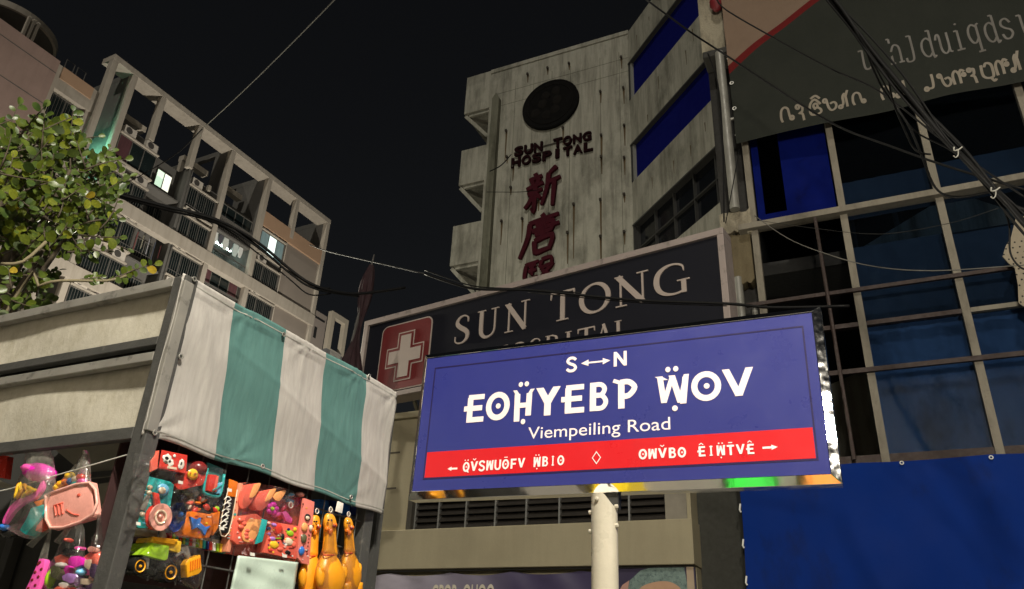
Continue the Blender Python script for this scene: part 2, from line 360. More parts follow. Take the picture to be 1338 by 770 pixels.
for z in (TOP-1.35, TOP-2.1): MB().box(T, uL+.3, 0, z-.012, z+.012, .001, .004).build('panel_joint', tower_dark, tower)

# ---- angled wing that comes forward from the tower's right corner
G = Fr((_t.x, _t.y, 0), 159.5)
wing = thing('hospital_wing', 'angled grimy white hospital wing with two blue boarded strips above dark windows', 'building', (_t.x, _t.y, 0))
ZB = [(23.75, 25.75, 'blue'), (19.6, 21.42, 'blue'), (15.5, 17.62, 'glass'), (11.2, 13.4, 'glass')]
WLEN = 13.0; zs = [0.0]+[v for a, b, _ in reversed(ZB) for v in (a, b)]+[TOP+.1]
for k in range(0, len(zs), 2):
    MB().box(G, .0, WLEN, zs[k], zs[k+1], -7, 0).build('spandrel', tower_wall, wing)
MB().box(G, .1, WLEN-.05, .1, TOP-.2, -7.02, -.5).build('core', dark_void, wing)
for a, b, kind in ZB:
    f = MB().box(G, .02, WLEN, b-.07, b-.004, -.3, .06).box(G, .02, .1, a, b-.07, -.3, .03)
    fo = f.build('window_frame', frame_dark, wing)
    if kind == 'blue':
        for k in range(8): MB().box(G, .14+k*1.6, .14+k*1.6+1.592, a+.003, b-.074, -.22, -.12).build('blue_board', navy_board, wing)
        MB().box(G, .12, .2, a, b-.08, -.12, .0).build('window_jamb', M('pale_jamb', (.22, .22, .2), .7), wing)
    else:
        n = 10
        for k in range(n+1): MB().box(G, .1+k*1.25, .1+k*1.25+.055, a, b-.08, -.28, -.1).build('mullion', frame_dark, wing)
        MB().box(G, .1, WLEN, a+1.0, a+1.06, -.28, -.09).build('mullion', frame_dark, wing)
        for k in range(n):
            for z0, z1 in ((a, a+1.0), (a+1.06, b-.08)): MB().box(G, .155+k*1.25, .1+(k+1)*1.25, z0, z1, -.25, -.21).build('pane', window_dark, wing)
for (x, y) in ((826, 84), (838, 59), (853, 20), (822, 108), (822, 258), (823, 300), (856, 66), (882, 40)):
    pass
for x, y, l in ((832, 46, 12), (848, 22, 10), (905, 38, 30), (896, 66, 34), (860, 100, 30), (852, 232, 26), (880, 210, 30), (902, 190, 26), (921, 160, 22), (846, 150, 18)):
    u, z = G.px(x, y); ln = abs(G.px(x, y+l)[1]-z)*.6
    MB().quad(G.p(u-.03, z, .005), G.p(u+.03, z, .005), G.p(u+.012, z-ln, .005), G.p(u-.01, z-ln, .005)).build('rust_streak', streak, wing)

# ================================================================== OFFICE BUILDING WITH GLASS FRONT
office = thing('office_building', 'dark glass fronted office building with pale mullions on the right', 'building', (K.o.x, K.o.y, 0))
Z0, Z2, Z1, ZT = 4.66, 6.75, 8.75, 10.42
UM = [-1.41, 0.0, 1.39, 2.82, 4.2, 5.6]
pale = concrete('weathered_pale_metal', (.215, .195, .155), .55, (.06, .05, .035), vs=.8)
brown = M('rusty_brown_bar', (.03, .016, .012), .7, var=.4, scale=12)
plaster = concrete('rough_broken_plaster', (.3, .27, .2), .8, (.05, .035, .02), bmp=.9, vs=1.2)
MB().box(K, -2.03, 8, 0, .3, -7.9, -.02).box(K, -2.03, 8, 15.8, 16.3, -8, -.02).box(K, -2.03, -1.9, .3, 15.8, -7.9, -1.7).box(K, 7.8, 8, .3, 15.8, -7.9, -.05).box(K, -1.9, 7.8, .3, 15.8, -8.1, -7.9).box(K, -1.9, 7.8, 4.0, 4.55, -7.8, -.9).box(K, -1.9, 7.8, 8.3, 8.55, -7.8, -.9).box(K, -1.9, 7.8, 12.3, 12.6, -7.8, -.9).build('body', dark_void, office)
for u in UM:
    MB().box(K, u-.055, u+.055, Z0-.05, ZT+2.5, -.09, .05).build('mullion', pale, office, bevel=.008)
cols = list(zip(UM, UM[1:]))
MB().box(K, -1.66, 7, Z1-.055, Z1+.055, -.05, .16).build('transom', pale, office, bevel=.012)
for u0, u1 in cols:
    MB().box(K, u0+.058, u1-.058, Z2-.035, Z2+.035, -.07, .04).build('transom', pale if u0 > .5 else brown, office)
    MB().box(K, u0+.058, u1-.058, Z0-.04, Z0+.08, -.06, .03).build('sill', brown, office)
MB().box(K, -1.66, 7, 7.27, 7.33, .055, .11).build('brown_rail', brown, office); MB().box(K, -1.0, 7, 5.95, 6.02, .055, .11).build('brown_rail', brown, office)
MB().tube([K.p(-.43, 8.68, .14), K.p(-.4, Z0, .14)], .028, 6).build('brown_post', brown, office)
glass = clear_film('blue_grey_glass', (.53, .63, .75), .01, (.03, .045, .055), .015, .02, flat=True)
for j, (z0, z1) in enumerate(((Z0+.085, Z2-.04), (Z2+.04, Z1-.06), (Z1+.06, ZT+.9))):
    for i, (u0, u1) in enumerate(cols):
        if i == 0 and j < 2: continue
        if i == 0 and j == 2: continue
        tl = random.uniform(-.012, .012)
        MB().prism([K.p(u0+.06, z0, -.03+tl), K.p(u1-.06, z0, -.03-tl), K.p(u1-.06, z1, -.03-tl), K.p(u0+.06, z1, -.03+tl)], [K.p(u0+.06, z0, -.04+tl), K.p(u1-.06, z0, -.04-tl), K.p(u1-.06, z1, -.04-tl), K.p(u0+.06, z1, -.04+tl)]).build('pane', glass, office)
# left bay: open black holes with a blue board in the upper one
bb = MB().box(K, -.86, -.08, Z1+.06, ZT+.6, -.2, -.14).box(K, -1.34, -1.22, Z1+.06, ZT+.6, -.2, -.14).box(K, -1.22, -.86, Z1+.06, Z1+.34, -.2, -.142)
bb.build('blue_board', M('bright_navy_board', (.002, .006, .085), .8, var=.3, scale=2.5, spec=.04, dirt=((.002, .003, .03), .56, 2.0, (1, 1, 1))), office)
# drapes behind the lower glass, sheets imitating reflections behind the upper
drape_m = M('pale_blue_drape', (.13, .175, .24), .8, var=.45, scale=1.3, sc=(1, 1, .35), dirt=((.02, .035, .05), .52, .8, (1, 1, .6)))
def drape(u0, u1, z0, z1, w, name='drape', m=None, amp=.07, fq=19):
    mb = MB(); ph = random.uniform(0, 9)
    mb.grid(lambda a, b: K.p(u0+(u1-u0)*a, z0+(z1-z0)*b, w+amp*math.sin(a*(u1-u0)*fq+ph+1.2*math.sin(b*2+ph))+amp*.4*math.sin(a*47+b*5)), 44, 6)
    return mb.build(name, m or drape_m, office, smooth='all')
dim = M('slate_reflection', (.05, .058, .066), .85, var=.3, scale=1.2)  # slate tone of a building reflected low in the upper panes
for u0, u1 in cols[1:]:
    drape(u0+.02, u1-.02, Z0+.02, Z2+.12, -.22, amp=.012); drape(u0+.02, u1-.02, Z2+.02, Z1-.55+random.uniform(-.2, .1), -.3, 'reflection_sheet', m=dim, amp=.004); drape(u0+.02, u1-.02, Z1+.02, Z1+.85+random.uniform(-.1, .2), -.3, 'reflection_sheet', m=dim, amp=.004)
# stubs of broken plastered column and the steel pipe on it
MB().box(K, -1.99, -1.45, 0, Z1-.9, -.8, -.3).box(K, -1.99, -1.5, Z1-.9, 16, -.8, -.3).build('column', M('black_column', (.02, .019, .017), .9), office)  # near-black column between the plaster stubs
def rough_block(u0, u1, z0, z1, w0, w1, name='plaster_stub', m=None, sd=1):
    rg = random.Random(sd); mb = MB(); n = 7
    a = [(u0+(u1-u0)*i/n, z1+rg.uniform(-.05, .05)) for i in range(n+1)]; b = [(u0+(u1-u0)*i/n, z0+rg.uniform(-.07, .07)) for i in range(n, -1, -1)]
    return mb.slab(K, a+b, w0, w1).build(name, m or plaster, office, bevel=.015)
(u0, z1), (u1, z0) = K.px(923, 12), K.px(964, 66); rough_block(-2.03, -1.5, z0, z1+.3, -.28, .02, sd=2)
(u0, z1), (u1, z0) = K.px(950, 280), K.px(986, 302); rough_block(-1.97, -1.44, z0, z1, -.28, .06, sd=3)
(u0, z1), (u1, z0) = K.px(950, 306), K.px(985, 366); rough_block(-1.95, -1.5, z0, z1, -.28, -.02, m=concrete('brown_plaster', (.13, .105, .06), .8, (.04, .028, .014), bmp=.9), sd=4)
pipe_m = M('grey_steel_pipe', (.22, .215, .19), .5, .3, var=.25, scale=5)
pp = MB().tube([K.p(-1.68, K.px(945, 76)[1], .16), K.p(-1.68, K.px(968, 279)[1], .16)], .085, 14).tube([K.p(-1.68, 11.05, .16), K.p(-1.3, 11.1, .1)], .03, 8).build('steel_pipe', pipe_m, office, smooth=True)
MB().tube([K.p(-1.56, 4, -.1), K.p(-1.56, 7.4, -.1)], .05, 10).tube([K.p(-1.77, 4, -.05), K.p(-1.77, 7.9, -.05)], .07, 10).build('steel_pipe', pipe_m, office, smooth=True)
MB().box(K, -2.0, -1.42, K.px(945, 76)[1]-.05, K.px(945, 76)[1]+.1, -.28, .2).build('bracket', M('dark_bracket', (.025, .024, .02), .8), office, bevel=.03)

# ================================================================== LOW HOSPITAL BUILDING WITH LOUVRES
low = thing('low_building', 'low beige hospital block with a louvred window strip behind the street sign', 'building', tuple(K.p(-5, 0)))
beige = concrete('beige_wall', (.3, .265, .175), .22, (.16, .13, .08), vs=.3, bmp=.1)
LW0, LW1, LZ0, LZ1 = -7.83, -3.2, 3.97, 4.78
UE, UX = -10.5, -2.78
MB().box(K, UE, UX, 0, 3.30, -6, -.16).box(K, UE, LW0, 3.96, 6.0, -6, -.02).box(K, LW1+.36, UX, 3.96, 6.0, -6, -.02).box(K, LW0, LW1+.36, LZ1, 6.0, -6, -.02).box(K, LW0, LW1, 3.96, LZ1, -6, -1.2).build('wall', beige, low)
MB().box(K, LW1+.003, LW1+.357, 3.965, LZ1-.003, -.6, -.1).build('return_wall', M('grey_beige_wall', (.21, .19, .15), .8), low)
MB().box(K, UE, UX+.02, 3.305, 3.96, -1.5, .06).build('ledge', beige, low, bevel=.012)
MB().box(K, UE, UX, 6.003, 6.12, -6, .08).build('coping', beige, low, bevel=.012)
for z in (4.72, 5.38): MB().box(K, UE, LW0-.28, z-.015, z+.015, -.019, -.012).build('wall_joint', M('joint_dark', (.06, .05, .035), .9), low)
MB().box(K, LW0-.02, LW0+.09, 3.965, LZ1, -.6, -.03).build('jamb', M('dark_jamb', (.05, .045, .035), .8), low)
slat_m = M('dark_louvre', (.03, .026, .022), .45, var=.3); lf = M('louvre_frame', (.2, .2, .19), .5, .3)
mu = [LW0+.1]+[K.px(x, 690)[0] for x in (566, 602, 641, 682, 726, 772, 819)]+[LW1]
sl_me = None
for k in range(len(mu)-1):
    MB().box(K, mu[k]-.014, mu[k]+.014, 3.965, LZ1, -.24, -.14).build('mullion', lf, low)
    for r in range(7):
        z = 4.0+r*.112
        if z+.1 > LZ1: continue
        MB().prism([K.p(mu[k]+.018, z, -.14), K.p(mu[k+1]-.018, z, -.14), K.p(mu[k+1]-.018, z+.115, -.25), K.p(mu[k]+.018, z+.115, -.25)],
                   [K.p(mu[k]+.018, z+.006, -.136), K.p(mu[k+1]-.018, z+.006, -.136), K.p(mu[k+1]-.018, z+.121, -.246), K.p(mu[k]+.018, z+.121, -.246)]).build('slat', slat_m, low)
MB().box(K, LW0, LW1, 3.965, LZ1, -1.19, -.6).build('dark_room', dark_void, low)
# dark passage between the two buildings
MB().box(K, UX+.005, -2.035, 0, 7.2, -.75, -.45).build('passage_wall', M('dark_passage_wall', (.03, .03, .024), .9), cat='wall', label='dark wall at the back of the gap beside the blue hoarding')  # near-black wall closes the gap just behind the fronts

# ---- blue hoarding under the glass front
hoard = thing('hoarding', 'plain blue sheet hoarding below the dark glass front', 'hoarding', tuple(K.p(1, 0)))
blue_sheet = M('blue_sheet', (.003, .022, .16), .75, var=.18, scale=.9, bmp=.45, bscale=2.2, spec=.07, dirt=((.006, .014, .07), .55, 1.6, (1, 1, .5)))
mb = MB(); mb.grid(lambda a, b: K.p(-2.03+8.5*a+.02*math.sin(b*9), b*(4.62-.05*abs(math.sin(a*8.5*1.9))*.4), .12+.02*math.sin(a*23)+.014*math.sin(b*7+a*11)), 120, 24)
mb.build('sheet', blue_sheet, hoard, smooth='all')
tie = M('white_tie', (.7, .7, .66), .5)
for k in range(8): MB().torus(K.at(-1.95+k*1.07, 4.57, .15), .022, .008, 10, 5).build('tie', tie, hoard)
for k in range(7): MB().tube([K.p(-2.02, 1.0+k*.5, .14), K.p(-2.035, 1.03+k*.5, .15), K.p(-2.02, 1.12+k*.5, .14)], .012, 5).build('tie', tie, hoard)
MB().box(K, -2.0, 6.3, .0, .1, .03, .09).box(K, -2.0, 6.3, 4.5, 4.58, .03, .09).box(K, -1.99, -1.92, .1, 4.5, .03, .09).box(K, 2, 2.07, .1, 4.5, .03, .09).build('frame', frame_dark, hoard)

# ---- banners under the ledge of the low building
ban = thing('medical_banner', 'wrinkled dark purple banner with pale lettering under the beige ledge', 'banner', tuple(K.p(-6.3, 0)))
uT = K.px(772, 745)[0]
mbn = MB(); mbn.grid(lambda a, b: K.p(-9.2+(uT+.16+9.2)*a, 2.2+1.05*b-(.05*abs(math.sin(a*13.5)) if b > .9 else 0), -.04+.02*math.sin(a*40+b*6)*b+.05*max(0, .25-abs(a-.2))*math.sin(b*40+a*60)), 150, 16, uv=True)
m, t, b_, out = new_mat('purple_print')
uvn = coord(t, (1, 1, 1), 'UV'); sx = t.nodes.new('ShaderNodeSeparateXYZ'); t.links.new(uvn, sx.inputs[0])
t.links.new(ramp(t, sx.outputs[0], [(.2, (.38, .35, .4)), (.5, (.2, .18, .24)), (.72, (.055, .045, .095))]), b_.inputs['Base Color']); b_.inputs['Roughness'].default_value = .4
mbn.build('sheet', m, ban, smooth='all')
mb = MB(); u0, z1 = K.px(565, 764); u1, z0 = K.px(645, 790)
text_fit(mb, K, 'GPORoOUOO', u0, u1, z0, z1, .0, .02); mb.build('lettering', M('cream_print', (.55, .5, .4), .6), ban, keep=True)
MB().tube([K.p(-9.2, 3.28, -.03), K.p(UX, 3.29, -.03)], .012, 6).build('cord', frame_dark, ban)
pos = thing('medical_poster', 'poster of a medic in a teal patterned cap under the right end of the ledge', 'poster', tuple(K.p(-3.4, 0)))
Q = K.at(0, 0, -.05); uA, zA = K.px(806, 737); uB, zB = K.px(905, 735)
MB().box(K, uT+.17, UX, 2.0, 3.27, -.1, -.05).build('sheet', M('dark_purple_print', (.035, .028, .06), .4, var=.2), pos)
f = lambda pts: [K.px(x, y) for x, y in pts]
capm = M('teal_cap_print', (.14, .2, .18), .7, var=.55, scale=16, dirt=((.05, .08, .08), .5, 22, (1, 1, 1)))
skinp = M('skin_print', (.42, .25, .15), .6, var=.1)
MB().slab(K, f([(818, 775), (822, 758), (836, 745), (856, 739), (878, 737), (893, 741), (899, 775)]), -.049, -.045).build('printed_cap', capm, pos)
MB().slab(K, f(smooth_pts([(828, 778), (838, 766), (856, 760), (874, 760), (888, 768), (892, 778)], 4)+[(890, 800), (832, 800)]), -.044, -.040).build('printed_forehead', skinp, pos)
MB().slab(K, f([(806, 775), (812, 764), (821, 758), (817, 785), (806, 790)]), -.049, -.046).build('printed_shoulder', M('pink_print', (.4, .22, .17), .6), pos)
MB().slab(K, f([(896, 740), (905, 739), (909, 800), (899, 800)]), -.0485, -.03).build('edge_strip', M('tan_print', (.34, .26, .18), .6), pos)
# ================================================================== APARTMENT BLOCK
_a = atd(432.9, 288.9, 55)
A = Fr((_a.x, _a.y, 0), 28.2); AT = 33.9
apt = thing('apartment_block', 'tall beige apartment block with an open roof frame and deep balconies', 'building', (_a.x, _a.y, 0))
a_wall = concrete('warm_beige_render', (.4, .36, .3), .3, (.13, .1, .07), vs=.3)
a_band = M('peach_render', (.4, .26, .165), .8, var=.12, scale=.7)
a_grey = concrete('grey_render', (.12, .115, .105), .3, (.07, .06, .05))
a_panel = M('blank_panel_render', (.25, .215, .18), .8, var=.12, scale=.8)
a_glass = M('apartment_glass', (.012, .018, .018), .2, var=.5, scale=.9)
a_frame = M('aluminium_window_frame', (.2, .19, .17), .5, .4)
rail_m = M('balcony_rail', (.15, .14, .13), .5, .3)
ac_m = M('air_conditioner_shell', (.5, .46, .4), .6); fan_m = M('fan_grille', (.05, .045, .04), .7)
FL = [30.2, 27.7, 25.2, 22.7, 20.2, 17.7, 15.2]
PU = [-19.84, -18.45, -16.3, -13.25, -10.35, -6.75, -3.76, -.2]
MB().box(A, -19.9, 0, 0, 29.5, -14, -3.0).box(A, -19.9, -.005, 0, 14.9, -2.99, -.35).build('body', a_grey, apt)
MB().box(A, -20.02, .0, AT-.4, AT, -1.1, 0).build('roof_beam', a_wall, apt, bevel=.03)
MB().box(A, -20.0, -.02, AT-.42, AT-.06, -8.2, -7.8).build('roof_beam', a_wall, apt)
for u in (-18.45, -10.35, -6.75, -.2): MB().box(A, u-.16, u+.16, AT-.46, AT-.1, -7.79, -1.11).build('roof_beam', a_grey, apt)
for k, u in enumerate(PU):
    z0 = 0 if k in (0, 1, 4, 5, 7) else 30.2
    MB().box(A, u-.18, u+.18, z0, AT-.41, -.4, -.01).build('post', a_wall, apt, bevel=.02)
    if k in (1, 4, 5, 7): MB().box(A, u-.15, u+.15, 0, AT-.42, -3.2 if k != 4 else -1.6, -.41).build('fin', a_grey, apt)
    if k not in (1, 4, 5, 7): MB().box(A, u-.16, u+.16, 29.5, AT-.43, -8.1, -7.75).build('post', a_wall, apt)
for z in (25.2, 20.2, 15.2): MB().box(A, -20.0, 0, z-.5, z+.35, -.5, .04).build('floor_band', a_wall, apt, bevel=.02)
# pavilion frames standing on the roof behind the open frame
for u in (-17.6, -12.4, -9.2, -5.7):
    h = 31.9
    MB().box(A, u-.13, u+.13, 29.5, h, -2.4, -2.1).build('roof_pavilion_post', a_wall, apt); MB().box(A, u-.13, u+2.0, h+.003, h+.4, -2.5, -2.0).build('roof_pavilion_beam', a_wall, apt)
def ac_unit(u, z, w=-.05, s=1.0):
    b = MB().box(A, u, u+.8*s, z+.01, z+.56*s, w-.34, w).build('air_conditioner', ac_m, apt, bevel=.02)
    MB().lathe(A.at(u+.3*s, z+.29*s, w), [(.003, .22*s), (.02, .2*s), (.022, .05*s)], n=14).build('fan', fan_m, b)
def window(u0, u1, z0, z1, w, n=3, gm=None, fm=None):
    fr_ = MB(); f = fm or a_frame
    fr_.box(A, u0, u1, z0, z0+.06, w-.08, w).box(A, u0, u1, z1-.06, z1, w-.08, w)
    for k in range(n+1): x = u0+(u1-u0-.05)*k/n; fr_.box(A, x, x+.05, z0+.06, z1-.06, w-.08, w)
    o = fr_.build('window', f, apt)
    for k in range(n):
        x0 = u0+(u1-u0-.05)*k/n+.05; x1 = u0+(u1-u0-.05)*(k+1)/n
        g = gm[k % len(gm)] if isinstance(gm, list) else (gm or a_glass)
        MB().box(A, x0, x1, z0+.06, z1-.06, w-.05, w-.03).build('pane', g, o)
    if not gm and z1-z0 > 1.2:
        gr = MB(); nb = int((u1-u0)/.16)
        for k in range(nb+1): x = u0+(u1-u0)*k/nb; gr.box(A, x-.009, x+.009, z0+.02, z1-.02, w+.06, w+.078)
        gr.box(A, u0, u1, z0+.3, z0+.33, w+.08, w+.095); gr.build('grille', rail_m, o, kind='stuff')
    return o
def bay(u0, u1, zt, acs=1, lit=None):
    """projecting window bay: spandrel with a ledge for the cooler, window under it"""
    MB().box(A, u0, u1, zt-.62, zt, -.9, -.32).build('spandrel', a_grey if zt > 26 else a_wall, apt)
    MB().box(A, u0, u1, zt-.7, zt-.62, -.9, -.02).build('ledge', a_wall, apt)
    if acs: ac_unit(u0+.15, zt-.62); 
    if acs > 1: ac_unit(u1-1.0, zt-.62)
    window(u0+.05, u1-.05, zt-2.4, zt-.72, -.14, 3, lit)
    MB().box(A, u0, u1, zt-2.5, zt-2.4, -.9, -.03).build('sill', a_wall, apt)
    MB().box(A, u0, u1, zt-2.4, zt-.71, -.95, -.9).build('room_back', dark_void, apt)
lit_g = M('lit_window', (.7, .95, .7), .5, emit=.9, var=.3, scale=3); lit_c = M('lit_cool_window', (.78, 1.0, .95), .5, emit=1.1, var=.35, scale=3, sc=(1, 1, .3))
curt = M('red_curtain_window', (.09, .035, .04), .7, var=.6, scale=2, sc=(2, 2, .3)); lit_w = M('lit_pale_window', (1.0, 1.0, .82), .5, emit=1.2, var=.15)
half = M('half_lit_window', (.14, .2, .2), .5, emit=.45, var=.8, scale=4, sc=(1.5, 1.5, .2))
for i, zt in enumerate(FL):
    bay(-18.2, -15.5, zt, 2, [curt, a_glass, a_glass] if i == 0 else None)
    bay(-12.95, -10.6, zt-.35 if i == 0 else zt, 1)
    bay(-6.5, -4.05, zt+.0, 0 if i == 0 else 1, [half, lit_c, half] if i == 0 else None)
    MB().box(A, -3.9, -.45, zt-2.35, zt-.02, -.4, -.16).build('blank_panel', a_panel if i < 3 else a_band, apt)
    MB().box(A, -3.9, -.45, zt-.02, zt+.0, -.4, -.3).build('joint', dark_void, apt)
    # recess with a back window
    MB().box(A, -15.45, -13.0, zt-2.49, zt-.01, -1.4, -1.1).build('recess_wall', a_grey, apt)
    (wu0, wz1), (wu1, wz0) = A.px(207, 219, -1.0), A.px(224, 240, -1.0); wz0 = A.px(204, 243, -1.0)[1]
    window(wu0, wu1, zt-30.2+wz0, zt-30.2+wz1, -1.02, 2, [lit_g, lit_w] if i == 0 else None)
    MB().box(A, -13.2, -13.0, zt-2.49, zt-.01, -1.09, -.15).build('recess_side', a_grey, apt)
    MB().box(A, -15.45, -13.25, zt-2.6, zt-2.49, -1.09, -.3).build('recess_slab', a_grey, apt)
    rj = random.Random(i*7+3)
    for q in range(6):
        ub = rj.choice((-17.2, -16.6, -12.2, -11.6, -5.9, -5.3))+rj.uniform(-.2, .2); hb_ = rj.uniform(.12, .4); wb = rj.uniform(.12, .35)
        MB().box(A, ub, ub+wb, zt-.618, zt-.618+hb_, -.28, -.06).build('ledge_box', M('ledge_box_%d' % rj.randrange(4), [(.3, .27, .22), (.12, .1, .09), (.35, .2, .14), (.1, .14, .15)][rj.randrange(4)], .7), apt)
    # deep balcony
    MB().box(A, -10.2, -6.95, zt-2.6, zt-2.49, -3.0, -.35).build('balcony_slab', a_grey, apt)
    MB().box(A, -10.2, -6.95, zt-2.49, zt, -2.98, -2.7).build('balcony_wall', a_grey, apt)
    window(-9.9, -7.3, zt-2.4, zt-.4, -2.66, 3, [lit_c, lit_w, lit_c] if i == 1 else None)
    if i != 1:
        window(-10.1, -6.98, zt-1.42, zt-.35, -.62, 4, [curt, a_glass, a_glass] if i == 2 else None)
        MB().tube([A.p(-10.0, zt-.1, -.45), A.p(-10.0, zt-2.4, -.45)], .05, 6).build('drain_pipe', a_wall, apt)
    if i in (1, 3, 4): ac_unit(-14.0+.1*i, zt-2.4, -.7)
    for q in range(5 if i in (2, 4, 5) else 0): MB().box(A, -15.2+q*.42+.1*(i % 3), -14.95+q*.42, zt-1.5-.15*((q+i) % 3), zt-.6, -.7, -.67).build('laundry', M('laundry_cloth_%d' % ((q+i) % 4), [(.3, .3, .32), (.05, .06, .09), (.2, .06, .06), (.25, .24, .18)][(q+i) % 4], .85), apt)
    MB().tube([A.p(-12.98, zt, -.1), A.p(-12.98, zt-2.5, -.1)], .045, 6).build('drain_pipe', a_grey, apt)
    MB().tube([A.p(-3.98, zt, -.1), A.p(-3.98, zt-2.5, -.1)], .045, 6).build('drain_pipe', a_wall, apt)
    r = MB(); r.box(A, -10.15, -6.95, zt-1.5, zt-1.44, -.42, -.36)
    for k in range(22): r.box(A, -10.12+k*.15, -10.095+k*.15, zt-2.49, zt-1.5, -.405, -.375)
    r.build('balcony_rail', rail_m, apt)
# parapet of the two right hand bays on the top tier and lit balcony details
MB().box(A, -6.57, -.02, 29.75, 30.9, -.5, -.02).build('parapet', a_band, apt, bevel=.02)
MB().box(A, -20, -18.6, 29.5, 30.2, -3.0, -2.6).build('recess_wall', a_grey, apt)
MB().box(A, -10.2, -6.95, 28.5, 30.2, -2.4, -.9).build('service_box', a_grey, apt)
for x, w, h, c in ((-9.9, .35, .95, (.75, .78, .75)), (-9.4, .3, .7, (.1, .1, .12)), (-9.0, .4, .85, (.7, .75, .72)), (-8.5, .25, .7, (.12, .13, .13)), (-8.1, .4, .9, (.6, .7, .68)), (-7.6, .3, .75, (.7, .72, .7))):
    pts = [(x, 27.55), (x+w, 27.55), (x+w*1.1, 27.55-h*.5), (x+w*.8, 27.55-h), (x+w*.2, 27.55-h), (x-w*.1, 27.55-h*.5)]
    MB().slab(A, pts, -.66, -.6).build('laundry', M('laundry_%d' % (len(_mats)), c, .8), apt)
MB().tube([A.p(-10.1, 27.58, -.63), A.p(-7, 27.58, -.63)], .015, 5).build('laundry_line', rail_m, apt)
tube_m = M('cool_tube', (.75, 1.0, .92), .5, emit=26, var=0); green_m = M('green_tube', (.3, 1.0, .72), .5, emit=120, var=0)
MB().box(A, -9.6, -7.4, 27.5, 27.56, -1.7, -1.6).build('lamp_tube', tube_m, apt)
MB().box(A, -19.62, -19.52, 27.0, 28.2, -1.1, -1.0).build('lamp_tube', green_m, apt)
MB().box(A, -19.6, -18.65, 25.6, 30, -3.1, -2.95).build('recess_wall', dark_void, apt)

# lower piece between the pink block and the roof frame
MB().box(A, -22.7, -20.06, 0, 26.2, -14, -.3).box(A, -22.7, -20.06, 29.5, 31.0, -14, -.2).box(A, -22.7, -22.35, 26.2, 29.5, -14, -.2).box(A, -20.4, -20.06, 26.2, 29.5, -14, -.25).build('stair_wing', a_wall, apt)
MB().box(A, -22.3, -20.41, 30.2, 30.98, -.199, -.15).build('parapet', a_band, apt)
window(-22.34, -20.42, 26.25, 29.45, -.5, 2); MB().box(A, -22.34, -20.42, 26.2, 29.5, -1, -.8).build('room_back', dark_void, apt)
for u in (-21.9, -21.2): MB().tube([A.p(u, 31.02, -1), A.p(u, 32.2, -1), A.p(u+.5, 32.2, -1), A.p(u+.5, 31.02, -1)], .03, 6).build('roof_rail', rail_m, apt)

# pink neighbour with a round roof canopy
pink = thing('pink_block', 'blank pinkish tower block with a curved canopy on its roof at the top left', 'building', tuple(A.p(-27, 0)))
pink_m = concrete('pinkish_render', (.33, .235, .2), .18, (.16, .11, .09), bmp=.1)
MB().box(A, -38, -22.75, 0, 30.85, -14, .25).build('wall', pink_m, pink, bevel=.03)
for z in (30.0, 27.9, 25.4): MB().box(A, -38, -22.76, z-.02, z+.02, .251, .262).build('wall_joint', a_grey, pink)
for u in (-24.6, -24.35, -24.1): MB().box(A, u, u+.14, 30.86, 32.9, -.9, -.7).build('canopy_post', a_wall, pink)
MB().box(A, -37, -25.5, 30.86, 33.2, -9, -2.2).build('plant_room', a_grey, pink)
ctr = Vector((-29.9, 34.25, 33.9))
def disc(rr, z0, z1, name, m):
    n = 56; a = [ctr+Vector((rr*math.cos(2*math.pi*k/n), rr*math.sin(2*math.pi*k/n), z0)) for k in range(n)]
    return MB().prism(a, [p+Vector((0, 0, z1-z0)) for p in a]).build(name, m, pink)
disc(2.5, .0, .1, 'canopy', a_grey)
e = MB(); n = 64; e_in = 4.5
i0 = len(e.v)
for k in range(n):
    d = Vector((math.cos(2*math.pi*k/n), math.sin(2*math.pi*k/n), 0)); e.add([ctr+d*2.505+Vector((0, 0, -.12)), ctr+d*2.66+Vector((0, 0, -.12)), ctr+d*2.66+Vector((0, 0, .28)), ctr+d*2.505+Vector((0, 0, .28))])
for k in range(n):
    a, b = i0+4*k, i0+4*((k+1) % n)
    for j in range(4): e.f.append((a+j, a+(j+1) % 4, b+(j+1) % 4, b+j))
e.build('canopy_rim', a_wall, pink)

# small roof top of a building further back
far = thing('far_building', 'small pale rooftop with an open white frame beyond the apartment block', 'building', tuple(A.p(5, 0, -2)))
FA = A.at(0, 0, -1.0)
def fp(x, y): return FA.px(x, y)
(u0, z1) = fp(411, 404); (u1, _) = fp(428, 412)
MB().box(FA, .3, u1, 0, z1, -5, 0).build('wall', M('far_pale_wall', (.3, .26, .23), .8), far)
MB().box(FA, (.3+u1)/2-.15, (.3+u1)/2+.15, z1-2.2, z1-1.3, .003, .02).box(FA, .5, u1-.2, z1-.62, z1-.45, .003, .02).build('window', dark_void, far)
(ua, za), (ub, zb) = fp(435, 406), fp(456, 419)
MB().box(FA, ua, ub, 0, za-3.2, -6, -.02).build('body', M('far_grey_wall', (.16, .16, .16), .8), far)
MB().box(FA, ua, ua+.4, za-3.2, za, -.4, 0).box(FA, ub-.4, ub, za-3.2, za, -.4, 0).box(FA, ua+.401, ub-.401, za-.45, za, -.4, 0).build('roof_frame', M('far_white_frame', (.5, .45, .36), .7), far)
fr_ = MB()
for k in range(9): x = ua+.45+(ub-ua-.9)*k/8; fr_.box(FA, x-.03, x+.03, za-4.6, za-3.2, .02, .06)
fr_.box(FA, ua+.4, ub-.4, za-3.2, za-3.12, .01, .07).build('railing', M('far_rail', (.4, .38, .34), .6), far)

